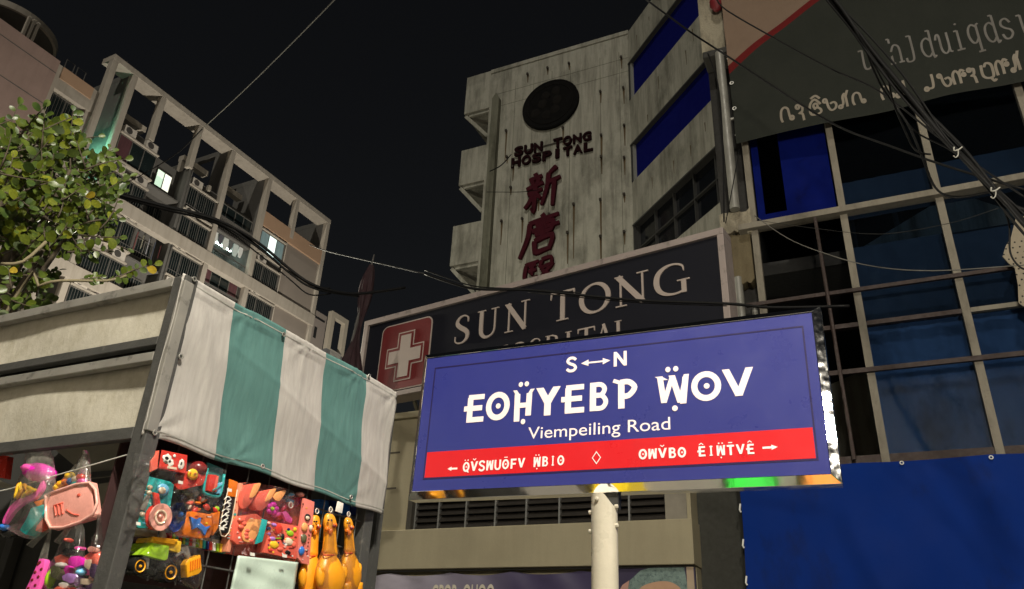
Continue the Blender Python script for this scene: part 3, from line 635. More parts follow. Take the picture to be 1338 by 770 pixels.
# ================================================================== SUN TONG BILLBOARD
_b = atd(945, 298, 10.5)
B = Fr((_b.x, _b.y, 0), 124.5)
BT, BB, BL = 7.91, 6.2, -7.27
bill = thing('billboard', 'long dark hospital billboard with pale serif letters and a red cross badge', 'billboard', tuple(B.p(-3.6, BB)))
b_face = M('dark_navy_face', (.009, .0095, .014), .65, spec=.12, var=.2, scale=.6)
b_frame = M('pale_billboard_frame', (.27, .225, .205), .55, var=.12, scale=3, dirt=((.12, .1, .09), .55, 6, (1, 1, 1)))
b_text = M('unlit_letter_face', (.34, .285, .25), .5, var=.1, scale=2)
MB().box(B, BL+.002, -.002, BB+.002, BT-.002, -.32, -.03).build('box', b_face, bill)
for a in ((BL, 0, BT-.11, BT, -.33, .03), (BL, 0, BB, BB+.09, -.33, .03), (BL, BL+.1, BB+.091, BT-.111, -.33, .028), (-.1, 0, BB+.091, BT-.111, -.33, .028)):
    MB().box(B, *a).build('frame', b_frame, bill, bevel=.008)
for u in (-6.8, -5.1, -3.4, -1.7, -.4):
    MB().bar(B.p(u, BB+.1, -.2), B.p(u-.3, BB-.4, -2.0), .08, .08).build('bracket', frame_dark, bill); MB().bar(B.p(u, BT-.2, -.3), B.p(u-.3, 6.13, -1.9), .06, .06).build('bracket', frame_dark, bill)
# badge
def bp(x, y): return B.px(x, y)
u0 = (bp(500, 432)[0]+bp(490, 500)[0])/2; u1 = (bp(566, 416)[0]+bp(560, 455)[0])/2; z1 = BT-.22; z0 = z1-1.36
rr = .14
def rrect(u0, u1, z0, z1, r, n=5): return arc(u1-r, z1-r, r, r, 0, 90, n)+arc(u0+r, z1-r, r, r, 90, 180, n)+arc(u0+r, z0+r, r, r, 180, 270, n)+arc(u1-r, z0+r, r, r, 270, 360, n)
badge = MB().slab(B, rrect(u0, u1, z0, z1, rr), -.029, -.018).build('badge_border', b_text, bill)
MB().slab(B, rrect(u0+.025, u1-.025, z0+.025, z1-.025, rr-.02), -.017, -.013).build('badge', M('badge_red', (.13, .018, .018), .5, var=.3, scale=1.2), badge)
def cross(cu, cz, h, t): return [(cu-t, cz+h), (cu+t, cz+h), (cu+t, cz+t), (cu+h*.92, cz+t), (cu+h*.92, cz-t), (cu+t, cz-t), (cu+t, cz-h), (cu-t, cz-h), (cu-t, cz-t), (cu-h*.92, cz-t), (cu-h*.92, cz+t), (cu-t, cz+t)]
cu, cz = (u0+u1)/2+.02, (z0+z1)/2-.02
MB().slab(B, cross(cu, cz, .49, .2), -.012, -.009).build('cross_outline', b_text, badge); MB().slab(B, cross(cu, cz, .466, .176), -.008, -.006).build('cross_gap', M('badge_red', (.13, .018, .018)), badge)
MB().slab(B, cross(cu, cz, .42, .125), -.005, -.001).build('cross', b_text, badge)
# roman capitals drawn with thick and thin strokes; 0..1 high, own widths
def serif_bar(x, z, half, t=.035, up=1): return [((x-half, z), (x+half, z)), t]
SG = {}
TH, TN = .135, .05
SG['S'] = (.5, [([(.45, .74), (.44, .9), (.32, .985), (.17, .96), (.07, .84), (.08, .7), (.2, .57), (.36, .45), (.45, .32), (.43, .14), (.3, .02), (.14, .02), (.03, .1), (.02, .27)], [.03, .05, .05, .07, .1, .14, .155, .155, .14, .1, .06, .05, .04, .03])])
SG['U'] = (.74, [([(.14, 1.0), (.14, .32), (.19, .12), (.32, .02), (.46, .04), (.57, .14), (.61, .34), (.61, 1.0)], [TH, TH, .12, .09, .06, .05, TN, TN]), ([(0, .98), (.28, .98)], .035), ([(.48, .98), (.74, .98)], .035)])
SG['N'] = (.8, [([(.14, .0), (.14, .96)], TN), ([(.08, .99), (.66, .03)], .15), ([(.66, .0), (.66, 1.0)], TN), ([(.0, .98), (.2, .98)], .035), ([(.02, .02), (.28, .02)], .035), ([(.53, .98), (.8, .98)], .035)])
SG['T'] = (.68, [([(.34, 0), (.34, .97)], TH), ([(.03, .965), (.65, .965)], .06), ([(.035, .99), (.015, .76)], [.06, .02]), ([(.645, .99), (.665, .76)], [.06, .02]), ([(.18, .02), (.5, .02)], .035)])
SG['O'] = (.82, [([(.41+.35*math.cos(rad(a)), .5+.47*math.sin(rad(a))) for a in range(0, 360, 12)], [.055+.085*abs(math.cos(rad(a-12)))**1.4 for a in range(0, 360, 12)], True)])
SG['G'] = (.8, [([(.68, .7), (.66, .86), (.55, .95), (.4, .97), (.24, .9), (.12, .74), (.08, .5), (.12, .26), (.24, .1), (.42, .03), (.58, .05), (.67, .1)], [.02, .05, .05, .055, .09, .13, .145, .13, .09, .055, .05, .05]), ([(.67, .02), (.67, .4)], .12), ([(.53, .42), (.8, .42)], .035)])
SG['H'] = (.8, [([(.14, 0), (.14, 1)], TH), ([(.66, 0), (.66, 1)], TH), ([(.14, .52), (.66, .52)], .05)]+[([(x-.13, z), (x+.13, z)], .035) for x in (.14, .66) for z in (.02, .98)])
SG['P'] = (.58, [([(.14, 0), (.14, 1)], TH), (smooth_pts([(.14, .97), (.34, .97), (.5, .88), (.53, .73), (.47, .56), (.32, .48), (.14, .49)], 3), [.045]*3+[.07]*3+[.11]*3+[.13]*3+[.1]*3+[.06]*3+[.045]), ([(.01, .02), (.28, .02)], .035), ([(.01, .98), (.2, .98)], .035)])
SG['I'] = (.28, [([(.14, 0), (.14, 1)], TH), ([(0, .02), (.28, .02)], .035), ([(0, .98), (.28, .98)], .035)])
SG['A'] = (.76, [([(.38, .98), (.1, .0)], TN), ([(.36, 1.0), (.64, 0)], TH), ([(.2, .34), (.54, .34)], .045), ([(0, .02), (.22, .02)], .035), ([(.5, .02), (.76, .02)], .035)])
SG['L'] = (.6, [([(.14, 0), (.14, 1)], TH), ([(.14, .03), (.56, .03)], .05), ([(.56, .02), (.58, .24)], [.05, .02]), ([(0, .98), (.28, .98)], .035), ([(0, .02), (.14, .02)], .035)])
def serif(fr, ch, u0, u1, z0, z1, w, name, mat, parent, d=.02):
    wd, strokes = SG[ch]; mb = MB(); h = z1-z0; sx = (u1-u0)/wd
    for k, st in enumerate(strokes):
        pts = [(u0+x*sx, z0+z*h) for x, z in st[0]]; wv = st[1]; ws = (sx+h)/2
        wv = [x*ws for x in wv] if isinstance(wv, (list, tuple)) else wv*ws
        if len(st[0]) > 4 and len(st) < 3 and ch in 'SUG':
            m4 = smooth_pts([p+(x,) for p, x in zip(pts, wv)], 3); pts = [(a, b) for a, b, c in m4]; wv = [c for a, b, c in m4]
        mb.ribbon(fr, pts, wv, w, w+d+.0006*k, closed=len(st) > 2)
    return mb.build(name, mat, parent)
for ch, xa, ya, xb, yb, xt in (('S', 593, 445, 614, 404, 0), ('U', 622, 438, 652, 396, 0), ('N', 658, 432, 692, 387, 0), ('T', 718, 415, 751, 372, 0), ('O', 756, 406, 797, 363, 0), ('N', 803, 396, 846, 348, 0), ('G', 853, 384, 899, 338, 0)):
    ua = bp(xa, ya)[0]; ub = bp(xb, yb)[0]
    serif(B, ch, ua, ub, 6.98, 7.52, -.029, 'letter', b_text, bill)
for ch, xa, xb in (('H', 640, 664), ('O', 667, 689), ('S', 692, 706), ('P', 712, 728), ('I', 738, 746), ('T', 754, 777), ('A', 778, 799), ('L', 803, 822)):
    serif(B, ch, bp(xa, 440)[0], bp(xb, 438)[0], 6.42, 6.755, -.029, 'letter', b_text, bill)
# lean, furled red banner on a pole left of the billboard
fl = thing('furled_banner', 'furled dark red banner on a thin leaning pole left of the billboard', 'banner', tuple(atd(440, 640, 12)))
tip = atd(489, 333, 12.5); foot = atd(452, 480, 12.5); dirn = (foot-tip)
MB().tube([tip, tip+dirn*.25, foot+dirn*1.1], [.012, .03, .035], 6).build('pole', M('dark_pole', (.06, .055, .05), .6), fl)
cloth = M('dark_red_cloth', (.014, .002, .004), .85, var=.5, scale=3, sc=(1, 1, .3))
mb = MB(); nrm = FWD.cross(dirn).normalized(); dep = dirn.cross(nrm).normalized()
def furl(a, b):
    t = .1+b*1.15; r = .03+.1*min(1, t*.9)**1.2+.05*math.sin(b*9); ang = a*2*math.pi; rr = r*(1+.3*math.sin(ang*5+b*6)+.12*math.sin(ang*11))
    return tip+dirn*t+nrm*(math.cos(ang)*rr-.1*b)+dep*math.sin(ang)*rr*.8
mb.grid(furl, 40, 22); mb.build('cloth', cloth, fl, smooth='all')

# ================================================================== TARPAULIN OVER THE GLASS FRONT
tarp = thing('printed_tarpaulin', 'large dark printed tarpaulin with pale lettering hung over the glass front', 'banner', tuple(K.p(1, ZT, .2)))
TW = .24
m, t, b_, out = new_mat('tarp_print')
uvn = coord(t, (1, 1, 1), 'UV'); sx = t.nodes.new('ShaderNodeSeparateXYZ'); t.links.new(uvn, sx.inputs[0])
UL, UR, TZ0, TZ1 = -1.53, 5.8, ZT, 15.6
(c0u, c0z), (c1u, c1z) = K.px(968, 84, TW), K.px(1068, 2, TW)
# distance above the red diagonal in metres
sl_ = (c1z-c0z)/(c1u-c0u)
def lin(a, b, c):   # a*x+b*y+c on the uv
    n1 = N(t, 'ShaderNodeMath', _operation='MULTIPLY'); t.links.new(sx.outputs[0], n1.inputs[0]); n1.inputs[1].default_value = a
    n2 = N(t, 'ShaderNodeMath', _operation='MULTIPLY_ADD'); t.links.new(sx.outputs[1], n2.inputs[0]); n2.inputs[1].default_value = b; t.links.new(n1.outputs[0], n2.inputs[2])
    n3 = N(t, 'ShaderNodeMath', _operation='ADD'); t.links.new(n2.outputs[0], n3.inputs[0]); n3.inputs[1].default_value = c; return n3.outputs[0]
dz = lin(-sl_*(UR-UL), (TZ1-TZ0), TZ0-c0z+sl_*(c0u-UL))
nz = noise(t, 1.2, 5, .65)
green = mix(t, nz, (.018, .021, .017), (.03, .032, .027)); brn = mix(t, nz, (.032, .02, .014), (.055, .038, .027))
base = mix(t, ramp(t, lin(.12, 1, -.2), [(.0, 0.0), (.45, .0), (.62, 1.0)]), green, brn)
base = mix(t, ramp(t, dz, [(.0, 0.0), (.004, 1.0)]), base, (.11, .011, .011))
d2 = N(t, 'ShaderNodeMath', _operation='SUBTRACT'); t.links.new(dz, d2.inputs[0]); d2.inputs[1].default_value = .17
cream = mix(t, nz, (.15, .105, .075), (.21, .15, .11))
base = mix(t, ramp(t, d2.outputs[0], [(.0, 0.0), (.004, 1.0)]), base, cream)
t.links.new(base, b_.inputs['Base Color']); b_.inputs['Roughness'].default_value = .8; b_.inputs['Specular IOR Level'].default_value = .08
bump(t, b_, noise(t, 2.5, 5, .6, sc=(1, 1, .4)), .3, .08)
def tfn(a, b):
    f = math.exp(-a*5)*(1-b); w = TW+.02*math.sin(a*9+b*3)+.05*f*math.sin(b*38-a*22)+.012*math.sin(b*14+a*31)
    return K.p(UL+(UR-UL)*a, TZ0+(TZ1-TZ0)*b-(0 if b else 0)+.03*math.sin(a*17)*(1-b), w)
def on_tarp(mb, d=.006):
    for i, p in enumerate(mb.v):
        u, z = (p-K.o).dot(K.R), p.z; a = min(1, max(0, (u-UL)/(UR-UL))); b = (z-TZ0)/(TZ1-TZ0); q = tfn(a, b); ex = (p-K.o).dot(K.W)-w_
        mb.v[i] = K.p(u, z, (q-K.o).dot(K.W)+d+ex*.15)
    return mb
MB().grid(tfn, 100, 60, uv=True).build('sheet', m, tarp, smooth='all')
pr = M('faded_cream_print', (.2, .17, .125), .6, var=.35, scale=3); pr2 = M('faded_grey_print', (.11, .1, .085), .6, var=.3, scale=3)
w_ = TW+.03
# upper row: odd latin letters with slab serifs
zb_ = K.px(1230, 78, w_)[1]
def ul_(x, y): return K.px(x, y, w_)[0]
rowh = .42
GL = {
 'l': [[(.5, 1), (.5, .12), (.8, 0), (1, .1)], [(.2, 1), (.5, 1)]],
 'dots': [[(.3, .45), (.45, .5)], [(.3, .1), (.45, .15)]],
 'h': [[(.2, 1.3), (.2, 0)], [(.2, .6), (.45, .9), (.75, .85), (.85, .6), (.85, 0)], [(0, 0), (.4, 0)], [(.65, 0), (1.05, 0)], [(0, 1.3), (.2, 1.3)]],
 'J': [[(.6, 1.25), (.6, .2), (.45, -.05), (.1, -.05), (.05, .15)], [(.3, 1.25), (.6, 1.25)]],
 'd': [[(.85, 1.3), (.85, 0), (1.05, 0)], [(.85, .75), (.55, .95), (.2, .8), (.1, .45), (.25, .1), (.55, 0), (.85, .2)], [(.6, 1.3), (.85, 1.3)]],
 'u': [[(.0, .75), (.12, .98), (.3, .9), (.32, .25), (.5, 0), (.75, .05), (.9, .3), (.9, 1.0)], [(.9, .3), (.92, .05), (1.1, .0)]],
 'i': [[(.5, .95), (.5, 0)], [(.25, .95), (.5, .95)], [(.2, 0), (.8, 0)], [(.44, 1.25), (.56, 1.3)]],
 'q': [[(.75, 1.0), (.75, -.3)], [(.75, .9), (.4, 1.05), (.12, .85), (.08, .5), (.25, .2), (.5, .15), (.75, .35)], [(.5, -.3), (1, -.3)], [(.75, 1.0), (.95, 1.05)]],
 's': [[(.85, .75), (.6, .98), (.25, .92), (.15, .7), (.4, .52), (.75, .4), (.85, .2), (.6, 0), (.25, .02), (.1, .25)]]}
def glyph_row(keys, tab, x0, x1, y0, y1, h, lw, mat, name, gap=.15):
    n = len(keys)
    for i, k in enumerate(keys):
        if k == ' ': continue
        mb = MB()
        xa = x0+(x1-x0)*i/n; xb = x0+(x1-x0)*(i+1-gap)/n; ya = y0+(y1-y0)*(i+.5)/n
        ua, z = K.px(xa, ya, w_); ub, _ = K.px(xb, ya, w_)
        for j, st in enumerate(tab[k]):
            pts = [(ua+(ub-ua)*a, z+h*b) for a, b in st]
            if len(pts) > 2: pts = smooth_pts(pts, 4)
            mb.ribbon(K, pts, lw, w_-.01, w_+.0008*j)
        on_tarp(mb).build(name, mat, tarp)
glyph_row(['l', 'dots', 'h', 'J', 'd', 'u', 'i', 'q', 'd', 's', 'l', 'h', 'd', 'u'], GL, 1122, 1416, 94, 30, .43, .034, pr2, 'letter', .12)
# lower row: looped round characters
def loop(cx, cy, r, a0=0, a1=360): return arc(cx, cy, r, r, a0, a1, 8)
LG = {
 'a': [[(.1, 0), (.02, .3), (.1, .8), (.35, 1.0), (.6, .85), (.66, .4), (.75, .12)], loop(.82, .2, .13)],
 'b': [loop(.25, .85, .13), [(.38, .9), (.6, .85), (.55, .5), (.35, .4), (.55, .3), (.6, -.2)]],
 'c': [[(.9, .7), (.5, 1.1), (.1, .8), (.05, .2), (.3, 0), (.8, .05), (.85, .3), (.6, .5), (.35, .4)], loop(.5, .65, .16), [(.2, 1.2), (.6, 1.35), (.9, 1.1)]],
 'e': [loop(.15, .85, .13), [(.28, .85), (.35, .3), (.55, .0), (.85, .1), (.95, .4), (.8, .62), (.5, .55)]],
 'f': [loop(.15, .1, .13), [(.28, .15), (.4, .4), (.42, .9), (.6, 1.1), (.65, .6), (.66, .0)], [(.65, .9), (.85, 1.35)]],
 'g': [[(.05, 0), (.05, .7), (.3, 1.0), (.55, .7), (.55, .0)], [(.55, .7), (.75, 1.0), (1.0, .85)], loop(.9, .62, .12)],
 'j': [loop(.12, .1, .13), [(.25, .1), (.6, .12), (.7, .5), (.7, 1.1)]],
 'm': [[(.1, 1.0), (.05, .3), (.3, .0), (.8, 0), (.9, .4), (.85, .9), (.5, 1.05), (.3, .8)], [(.6, .0), (.8, -.3), (1.0, -.2)]],
 'o': [[(.1, .3), (.3, .9), (.7, .95), (.9, .5), (.7, .05), (.35, .05), (.3, .4), (.55, .5)]]}
glyph_row(['a', 'b', 'c', 'e', 'f', 'a', ' ', 'a', 'j', ' ', 'j', 'e', 'g', 'b', 'm', 'g', 'f', 'o', 'b', 'e', 'a', 'g'], LG, 1021, 1436, 161, 69, .28, .04, pr, 'letter', .06)
for k in range(4): MB().torus(K.at(UL+.03, 10.6+k*.6, TW+.02), .03, .01, 10, 5).build('eyelet', tie, tarp)
# red plastic drum hung at the top of the column
rb = thing('red_cloth', 'dull red cloth bundle tied at the top of the broken column', 'cloth', tuple(K.P(935, 8, .2)))
MB().ell(K.P(936, 4, .2), K.R*.13, K.W*.12, Vector((0, 0, .22)), 12, 8, .12, 4).build('bundle', M('dull_red', (.14, .008, .012), .6, var=.3), rb, smooth='all')
MB().tube([K.P(936, -8, .2), K.P(936, -30, .2)], .02, 6).build('cord', frame_dark, rb)
# torn perforated board at the right edge
tb = MB(); pts = [K.px(x, y, .3) for x, y in ((1327, 286), (1345, 280), (1360, 300), (1362, 420), (1340, 402), (1331, 396), (1330, 372), (1326, 350), (1319, 345), (1310, 335), (1314, 322), (1321, 310))]
tb.slab(K, pts, .27, .3)
per = M('perforated_cream_board', (.26, .22, .155), .75, var=.2)
tbo = tb.build('torn_board', per, label='torn cream perforated board hanging at the right edge of the glass front', cat='board')
hb = MB()
for i in range(9):
    for j in range(16):
        u, z = pts[9][0]-.02+.085*i+(.04 if j % 2 else 0), pts[3][1]-.02+.085*j
        x = sum(1 for (a, b), (c, d) in zip(pts, pts[1:]+pts[:1]) if (b > z) != (d > z) and u < (c-a)*(z-b)/(d-b)+a) % 2
        if x: hb.lathe(K.at(u, z, .3), [(.001, .013), (.003, .013)], n=7)
hb.build('holes', dark_void, tbo, kind='stuff')
# ================================================================== STREET SIGN
S = Fr((.327, 2.579, 2.472), 116.0, -1.0)
sign = thing('street_sign', 'blue road name sign with a red strip in a chrome frame on a cream pole', 'street sign', (.327, 2.579, 0))
SW, SH = .738, .288                    # half size out to the edge of the chrome
zc = S.o.z
chrome, t, b_, out = new_mat('wrinkled_chrome')
b_.inputs['Metallic'].default_value = 1; b_.inputs['Base Color'].default_value = (.86, .85, .82, 1); b_.inputs['Roughness'].default_value = .1
n1 = noise(t, 13, 2, .5); bump(t, b_, n1, .3, .008); t.links.new(ramp(t, noise(t, 40, 4), [(.35, .04), (.8, .14)]), b_.inputs['Roughness'])
chrome_s, t, b_, out = new_mat('smooth_chrome')
b_.inputs['Metallic'].default_value = 1; b_.inputs['Base Color'].default_value = (.86, .85, .82, 1); b_.inputs['Roughness'].default_value = .06; bump(t, b_, noise(t, 9, 2, .5), .12, .006)
bev, out_d = .024, .03
SWL = SW+.016
inn = (-SWL+.024, SW-.027, zc-SH+.026, zc+SH-.024)
oo = (-SWL, SW, zc-SH, zc+SH)
MB().box(S, -SWL+.004, SW-.004, zc-SH+.004, zc+SH-.004, -.068, -.022).build('sign_box', M('sign_back', (.25, .25, .24), .5, .5), sign)
def trim(pts, m_=None): # pts: inner a,b outer b,a at fr coords; sloping chrome bar with a return edge
    (a, b, c, d) = pts
    f = [S.p(*a, 0), S.p(*b, 0), S.p(*c, -.020), S.p(*d, -.020)]; g = [S.p(*a, -.03), S.p(*b, -.03), S.p(*c, -.072), S.p(*d, -.072)]
    return MB().prism(f, g).build('frame_trim', m_ or chrome, sign, bevel=.0015, seg=1)
IN = [(inn[0], inn[2]), (inn[1], inn[2]), (inn[1], inn[3]), (inn[0], inn[3])]; OU = [(oo[0], oo[2]), (oo[1], oo[2]), (oo[1], oo[3]), (oo[0], oo[3])]
for k in range(4): j = (k+1) % 4; trim((IN[k], IN[j], OU[j], OU[k]), chrome_s if k == 0 else None)
def film(name, col, rough=.3, var=.03):
    m, t, b, o = new_mat(name); c = mix(t, noise(t, 5, 3), tuple(x*(1-var) for x in col), tuple(min(1, x*(1+var)) for x in col)); t.links.new(c, b.inputs['Base Color'])
    g = ramp(t, noise(t, 3.5, 6, .7, sc=(1, 1, .35)), [(.5, 0.0), (.8, .22)]); sc_ = ramp(t, noise(t, 60, 3, .6, sc=(.06, 1, 1)), [(.68, 0.0), (.72, .18)])
    c = mix(t, g, c, tuple(.6*x+.02 for x in col)); c = mix(t, sc_, c, tuple(min(1, x*1.25+.03) for x in col)); t.links.new(c, b.inputs['Base Color'])
    t.links.new(ramp(t, noise(t, 6, 5, .7), [(.3, rough-.06), (.7, rough+.14)]), b.inputs['Roughness']); b.inputs['Specular IOR Level'].default_value = .45; bump(t, b, noise(t, 4, 3), .12, .01); return m
blue_film = film('blue_reflective_film', (.029, .035, .195)); red_film = film('red_reflective_film', (.6, .012, .018)); white_film = film('white_reflective_film', (.93, .8, .79)); line_film = film('dark_line_film', (.02, .015, .07))
MB().box(S, inn[0]+.001, inn[1]-.001, inn[2]+.001, inn[3]-.001, -.02, -.004).build('panel', blue_film, sign)
W0 = -.0038
# thin dark border
(a0, c1), (a1, c0) = S.px(573, 480), S.px(1073, 604); a0, a1 = S.px(571, 560)[0]-.012, S.px(1058, 500)[0]; c1 = zc+SH-.068; c0 = zc-SH+.068
a0 = S.px(556, 560)[0]+.01
mb = MB()
for q in ((a0, a1, c1-.005, c1), (a0, a1, c0, c0+.005), (a0, a0+.005, c0+.0055, c1-.0055), (a1-.005, a1, c0+.0055, c1-.0055)): mb.box(S, *q, W0, W0+.0006)
mb.build('border_line', line_film, sign)
RZ1 = S.px(551, 600)[1]; RZ1 = c0+.102
MB().box(S, a0+.007, a1-.007, c0+.007, RZ1, W0, W0+.0008).build('red_strip', red_film, sign)
# invented capitals drawn as bold strokes in a 1 x 1 square
def ring(cx, cy, rx, ry): return arc(cx, cy, rx, ry, 0, 345, 23)
SGL = {
 'E': [([(.3, 1.0-.1), (.3, .0)], .22), ([(.2, .9), (.98, .9)], .19), ([(.0, .5), (.9, .5)], .19), ([(.2, .09), (1.0, .09)], .19)],
 'O': [(ring(.5, .5, .4, .41), .2, 1), (ring(.52, .5, .045, .045), .1, 1)],
 'H': [([(.2, .86), (.22, -.12)], .22), ([(.06, 1.0), (.24, .8)], .13), ([(.8, .86), (.78, .06)], .22), ([(.95, 1.0), (.78, .8)], .13), ([(.22, .44), (.8, .44)], .19), (ring(.34, 1.2, .05, .05), .09, 1), (ring(.64, 1.2, .05, .05), .09, 1), (ring(.55, -.14, .05, .05), .09, 1)],
 'Y': [([(.12, 1.0), (.52, .44)], .24), ([(.92, 1.0), (.5, .44)], .24), ([(.51, .5), (.51, 0)], .24)],
 'B': [([(.24, 0), (.24, 1.0)], .24), (smooth_pts([(.2, .91), (.62, .91), (.8, .74), (.62, .54), (.2, .54)], 4), .18), (smooth_pts([(.2, .54), (.66, .52), (.86, .3), (.68, .09), (.2, .09)], 4), .18)],
 'P': [([(.34, 0), (.34, .95)], .22), ([(.0, 1.0), (.36, .88)], .13), (smooth_pts([(.3, .91), (.66, .91), (.9, .7), (.66, .44), (.3, .42)], 4), .19)],
 'W': [([(.08, .98), (.2, .05)], .19), ([(.02, .98), (.24, .84)], .12), ([(.2, .05), (.5, .96)], .16), ([(.48, .98), (.74, .02)], .2), ([(.74, .04), (.96, .98)], .17), ([(.82, -.02), (.93, .9)], .2), (ring(.36, 1.2, .04, .05), .09, 1), (ring(.62, 1.2, .04, .05), .09, 1), (ring(.55, -.16, .045, .05), .09, 1)],
 'V': [([(.1, 1.0), (.52, .06)], .22), ([(.93, 1.0), (.5, .06)], .22)],
 'S': [(smooth_pts([(.88, .8), (.66, .94), (.3, .93), (.14, .74), (.36, .56), (.7, .44), (.86, .25), (.66, .06), (.3, .06), (.08, .2)], 3), .2)],
 'N': [([(.14, 0), (.14, 1)], .2), ([(.16, .95), (.84, .05)], .2), ([(.86, 0), (.86, 1)], .2)],
 'U': [(smooth_pts([(.14, 1), (.14, .35), (.28, .1), (.5, .06), (.72, .1), (.86, .35), (.86, 1)], 3), .2)],
 'F': [([(.22, 0), (.22, 1)], .22), ([(.22, .9), (.95, .9)], .19), ([(.22, .48), (.84, .48)], .19)],
 'I': [([(.5, 0), (.5, 1)], .22), ([(.22, .92), (.78, .92)], .14), ([(.22, .08), (.78, .08)], .14)],
 'T': [([(.5, 0), (.5, .9)], .22), ([(.04, .9), (.96, .9)], .19)],
 'Q': [(ring(.5, .5, .38, .41), .19, 1), (ring(.52, .5, .04, .04), .09, 1), ([(.6, .24), (.86, -.06)], .16)],
 'w': [([(.1, 1.0), (.12, .0)], .2), ([(.12, .05), (.5, .9)], .15), ([(.48, .95), (.72, .05)], .18), ([(.74, .02), (.95, 1.0)], .18), ([(.88, .02), (.9, .96)], .18)]}
def sgn(mb, ch, u0, u1, z0, z1, w=W0, d=.0011):
    for k, st in enumerate(SGL[ch]):
        h = z1-z0; lw = st[1]*min(h, (u1-u0)*1.25)
        if len(st[0]) == 2:
            (xa, ya), (xb, yb) = [(u0+x*(u1-u0), z0+y*h) for x, y in st[0]]
            if abs(yb-ya) > .6*abs(xb-xa):
                q = lw/2*math.hypot(xb-xa, yb-ya)/abs(yb-ya); mb.slab(S, [(xa-q, ya), (xa+q, ya), (xb+q, yb), (xb-q, yb)], w, w+d+.00012*k); continue
        mb.ribbon(S, [(u0+x*(u1-u0), z0+y*h) for x, y in st[0]], lw, w, w+d+.00012*k, closed=len(st) > 2)
for ch, x0, x1 in (('E', 606, 632), ('O', 635, 665), ('H', 670, 696), ('Y', 701, 729), ('E', 733, 763), ('B', 768, 795), ('P', 801, 832), ('W', 859, 899), ('O', 903, 942), ('V', 945, 983)):
    xm = (x0+x1)/2; yb = 551.5-(xm-619)*(551.5-519.5)/(964-619); yt = 515.5-(xm-619)*(515.5-481)/(964-619)
    u0, u1 = S.px(x0, (yb+yt)/2)[0], S.px(x1, (yb+yt)/2)[0]; z0, z1 = S.px(xm, yb)[1], S.px(xm, yt)[1]
    mb = MB(); sgn(mb, ch, u0, u1, z0, z1); mb.build('letter', white_film, sign)
mb = MB()
for ch, x0, x1, yt, yb in (('S', 739, 754, 466, 486), ('N', 801, 819, 458, 479)):
    u0, z0 = S.px(x0, yb); u1, z1 = S.px(x1, yt); mb = MB(); sgn(mb, ch, u0, u1, z0, z1); mb.build('letter', white_film, sign)
mb = MB()
u0, z0 = S.px(759, 475); u1, z1 = S.px(797, 470.5)
def arrow(mb, u0, z0, u1, z1, h, t, both=False):
    s_ = 1 if u1 > u0 else -1; L = h*1.15
    mb.slab(S, [(u1, z1), (u1-s_*L, z1+h/2), (u1-s_*L, z1-h/2)], W0, W0+.0012)
    if both: mb.slab(S, [(u0, z0), (u0+s_*L, z0+h/2), (u0+s_*L, z0-h/2)], W0, W0+.0012)
    a = u0+s_*(L*.9 if both else 0); b = u1-s_*L*.9; mb.slab(S, [(a, z0+t/2), (b, z1+t/2), (b, z1-t/2), (a, z0-t/2)], W0, W0+.001)
zz = (z0+z1)/2; arrow(mb, u0, zz, u1, zz, .024, .006, True)
mb.build('arrow', white_film, sign)
mb = MB(); (u0, za), (u1, zb) = S.px(689, 576), S.px(875, 543)
z0 = S.px(700, 575)[1]; z1 = S.px(868, 543.5)[1]; zr = (S.px(703, 573.5)[1]+S.px(860, 563)[1])/2
text_fit(mb, S, 'Viempeiling Road', u0, u1, zr-.0115, zr+.045, W0+.0004, .0); mb.build('lettering', white_film, sign, keep=True)
mb = MB()
def strip_row(word, x0, x1, yb0, yb1, hh, marks=()):
    n = len(word)
    for i, ch in enumerate(word):
        if ch == ' ': continue
        xa = x0+(x1-x0)*(i+.04)/n; xb = x0+(x1-x0)*(i+.86)/n; f = (i+.5)/n; yb = yb0+(yb1-yb0)*f
        if ch == 'I': xa, xb = xa+1.5, xb-1.5
        mb = MB(); u0 = S.px(xa, yb-6)[0]; u1 = S.px(xb, yb-6)[0]; z0 = S.px((xa+xb)/2, yb)[1]; z1 = S.px((xa+xb)/2, yb-hh)[1]; sgn(mb, ch, u0, u1, z0, z1, W0+.0008)
        for mk, k in marks:
            if k != i: continue
            c = (u0+u1)/2; q = (u1-u0)
            if mk == ':': 
                for s_ in (-.22, .22): mb.ribbon(S, ring(c+q*s_, z1+.0065, .0012, .0012), .0022, W0+.0008, W0+.0018, True)
            if mk == '.': mb.ribbon(S, ring(c, z0-.006, .0012, .0012), .0022, W0+.0008, W0+.0018, True)
            if mk == 'v': mb.ribbon(S, [(c-q*.24, z1+.010), (c, z1+.005), (c+q*.24, z1+.010)], .0026, W0+.0008, W0+.0018)
            if mk == '^': mb.ribbon(S, [(c-q*.26, z1+.0045), (c, z1+.0095), (c+q*.26, z1+.0045)], .0026, W0+.0008, W0+.0018)
            if mk == '-': mb.ribbon(S, [(c-q*.26, z1+.007), (c+q*.26, z1+.007)], .0028, W0+.0008, W0+.0018)
        mb.build('letter', white_film, sign)
strip_row('QVSwUOFV wBIO', 604, 738, 617, 607.5, 13, ((':', 0), ('v', 1), ('-', 5), (':', 9), ('.', 9)))
strip_row('OwVBO EIwTVE', 834, 987, 600.5, 593, 13.5, (('v', 2), ('^', 6), (':', 8), ('.', 8), ('-', 9), ('^', 11)))
u0, z0 = S.px(597, 612); u1, _ = S.px(584, 612.5); mb = MB(); arrow(mb, u0, z0, u1, z0, .015, .0065); mb.build('arrow', white_film, sign)
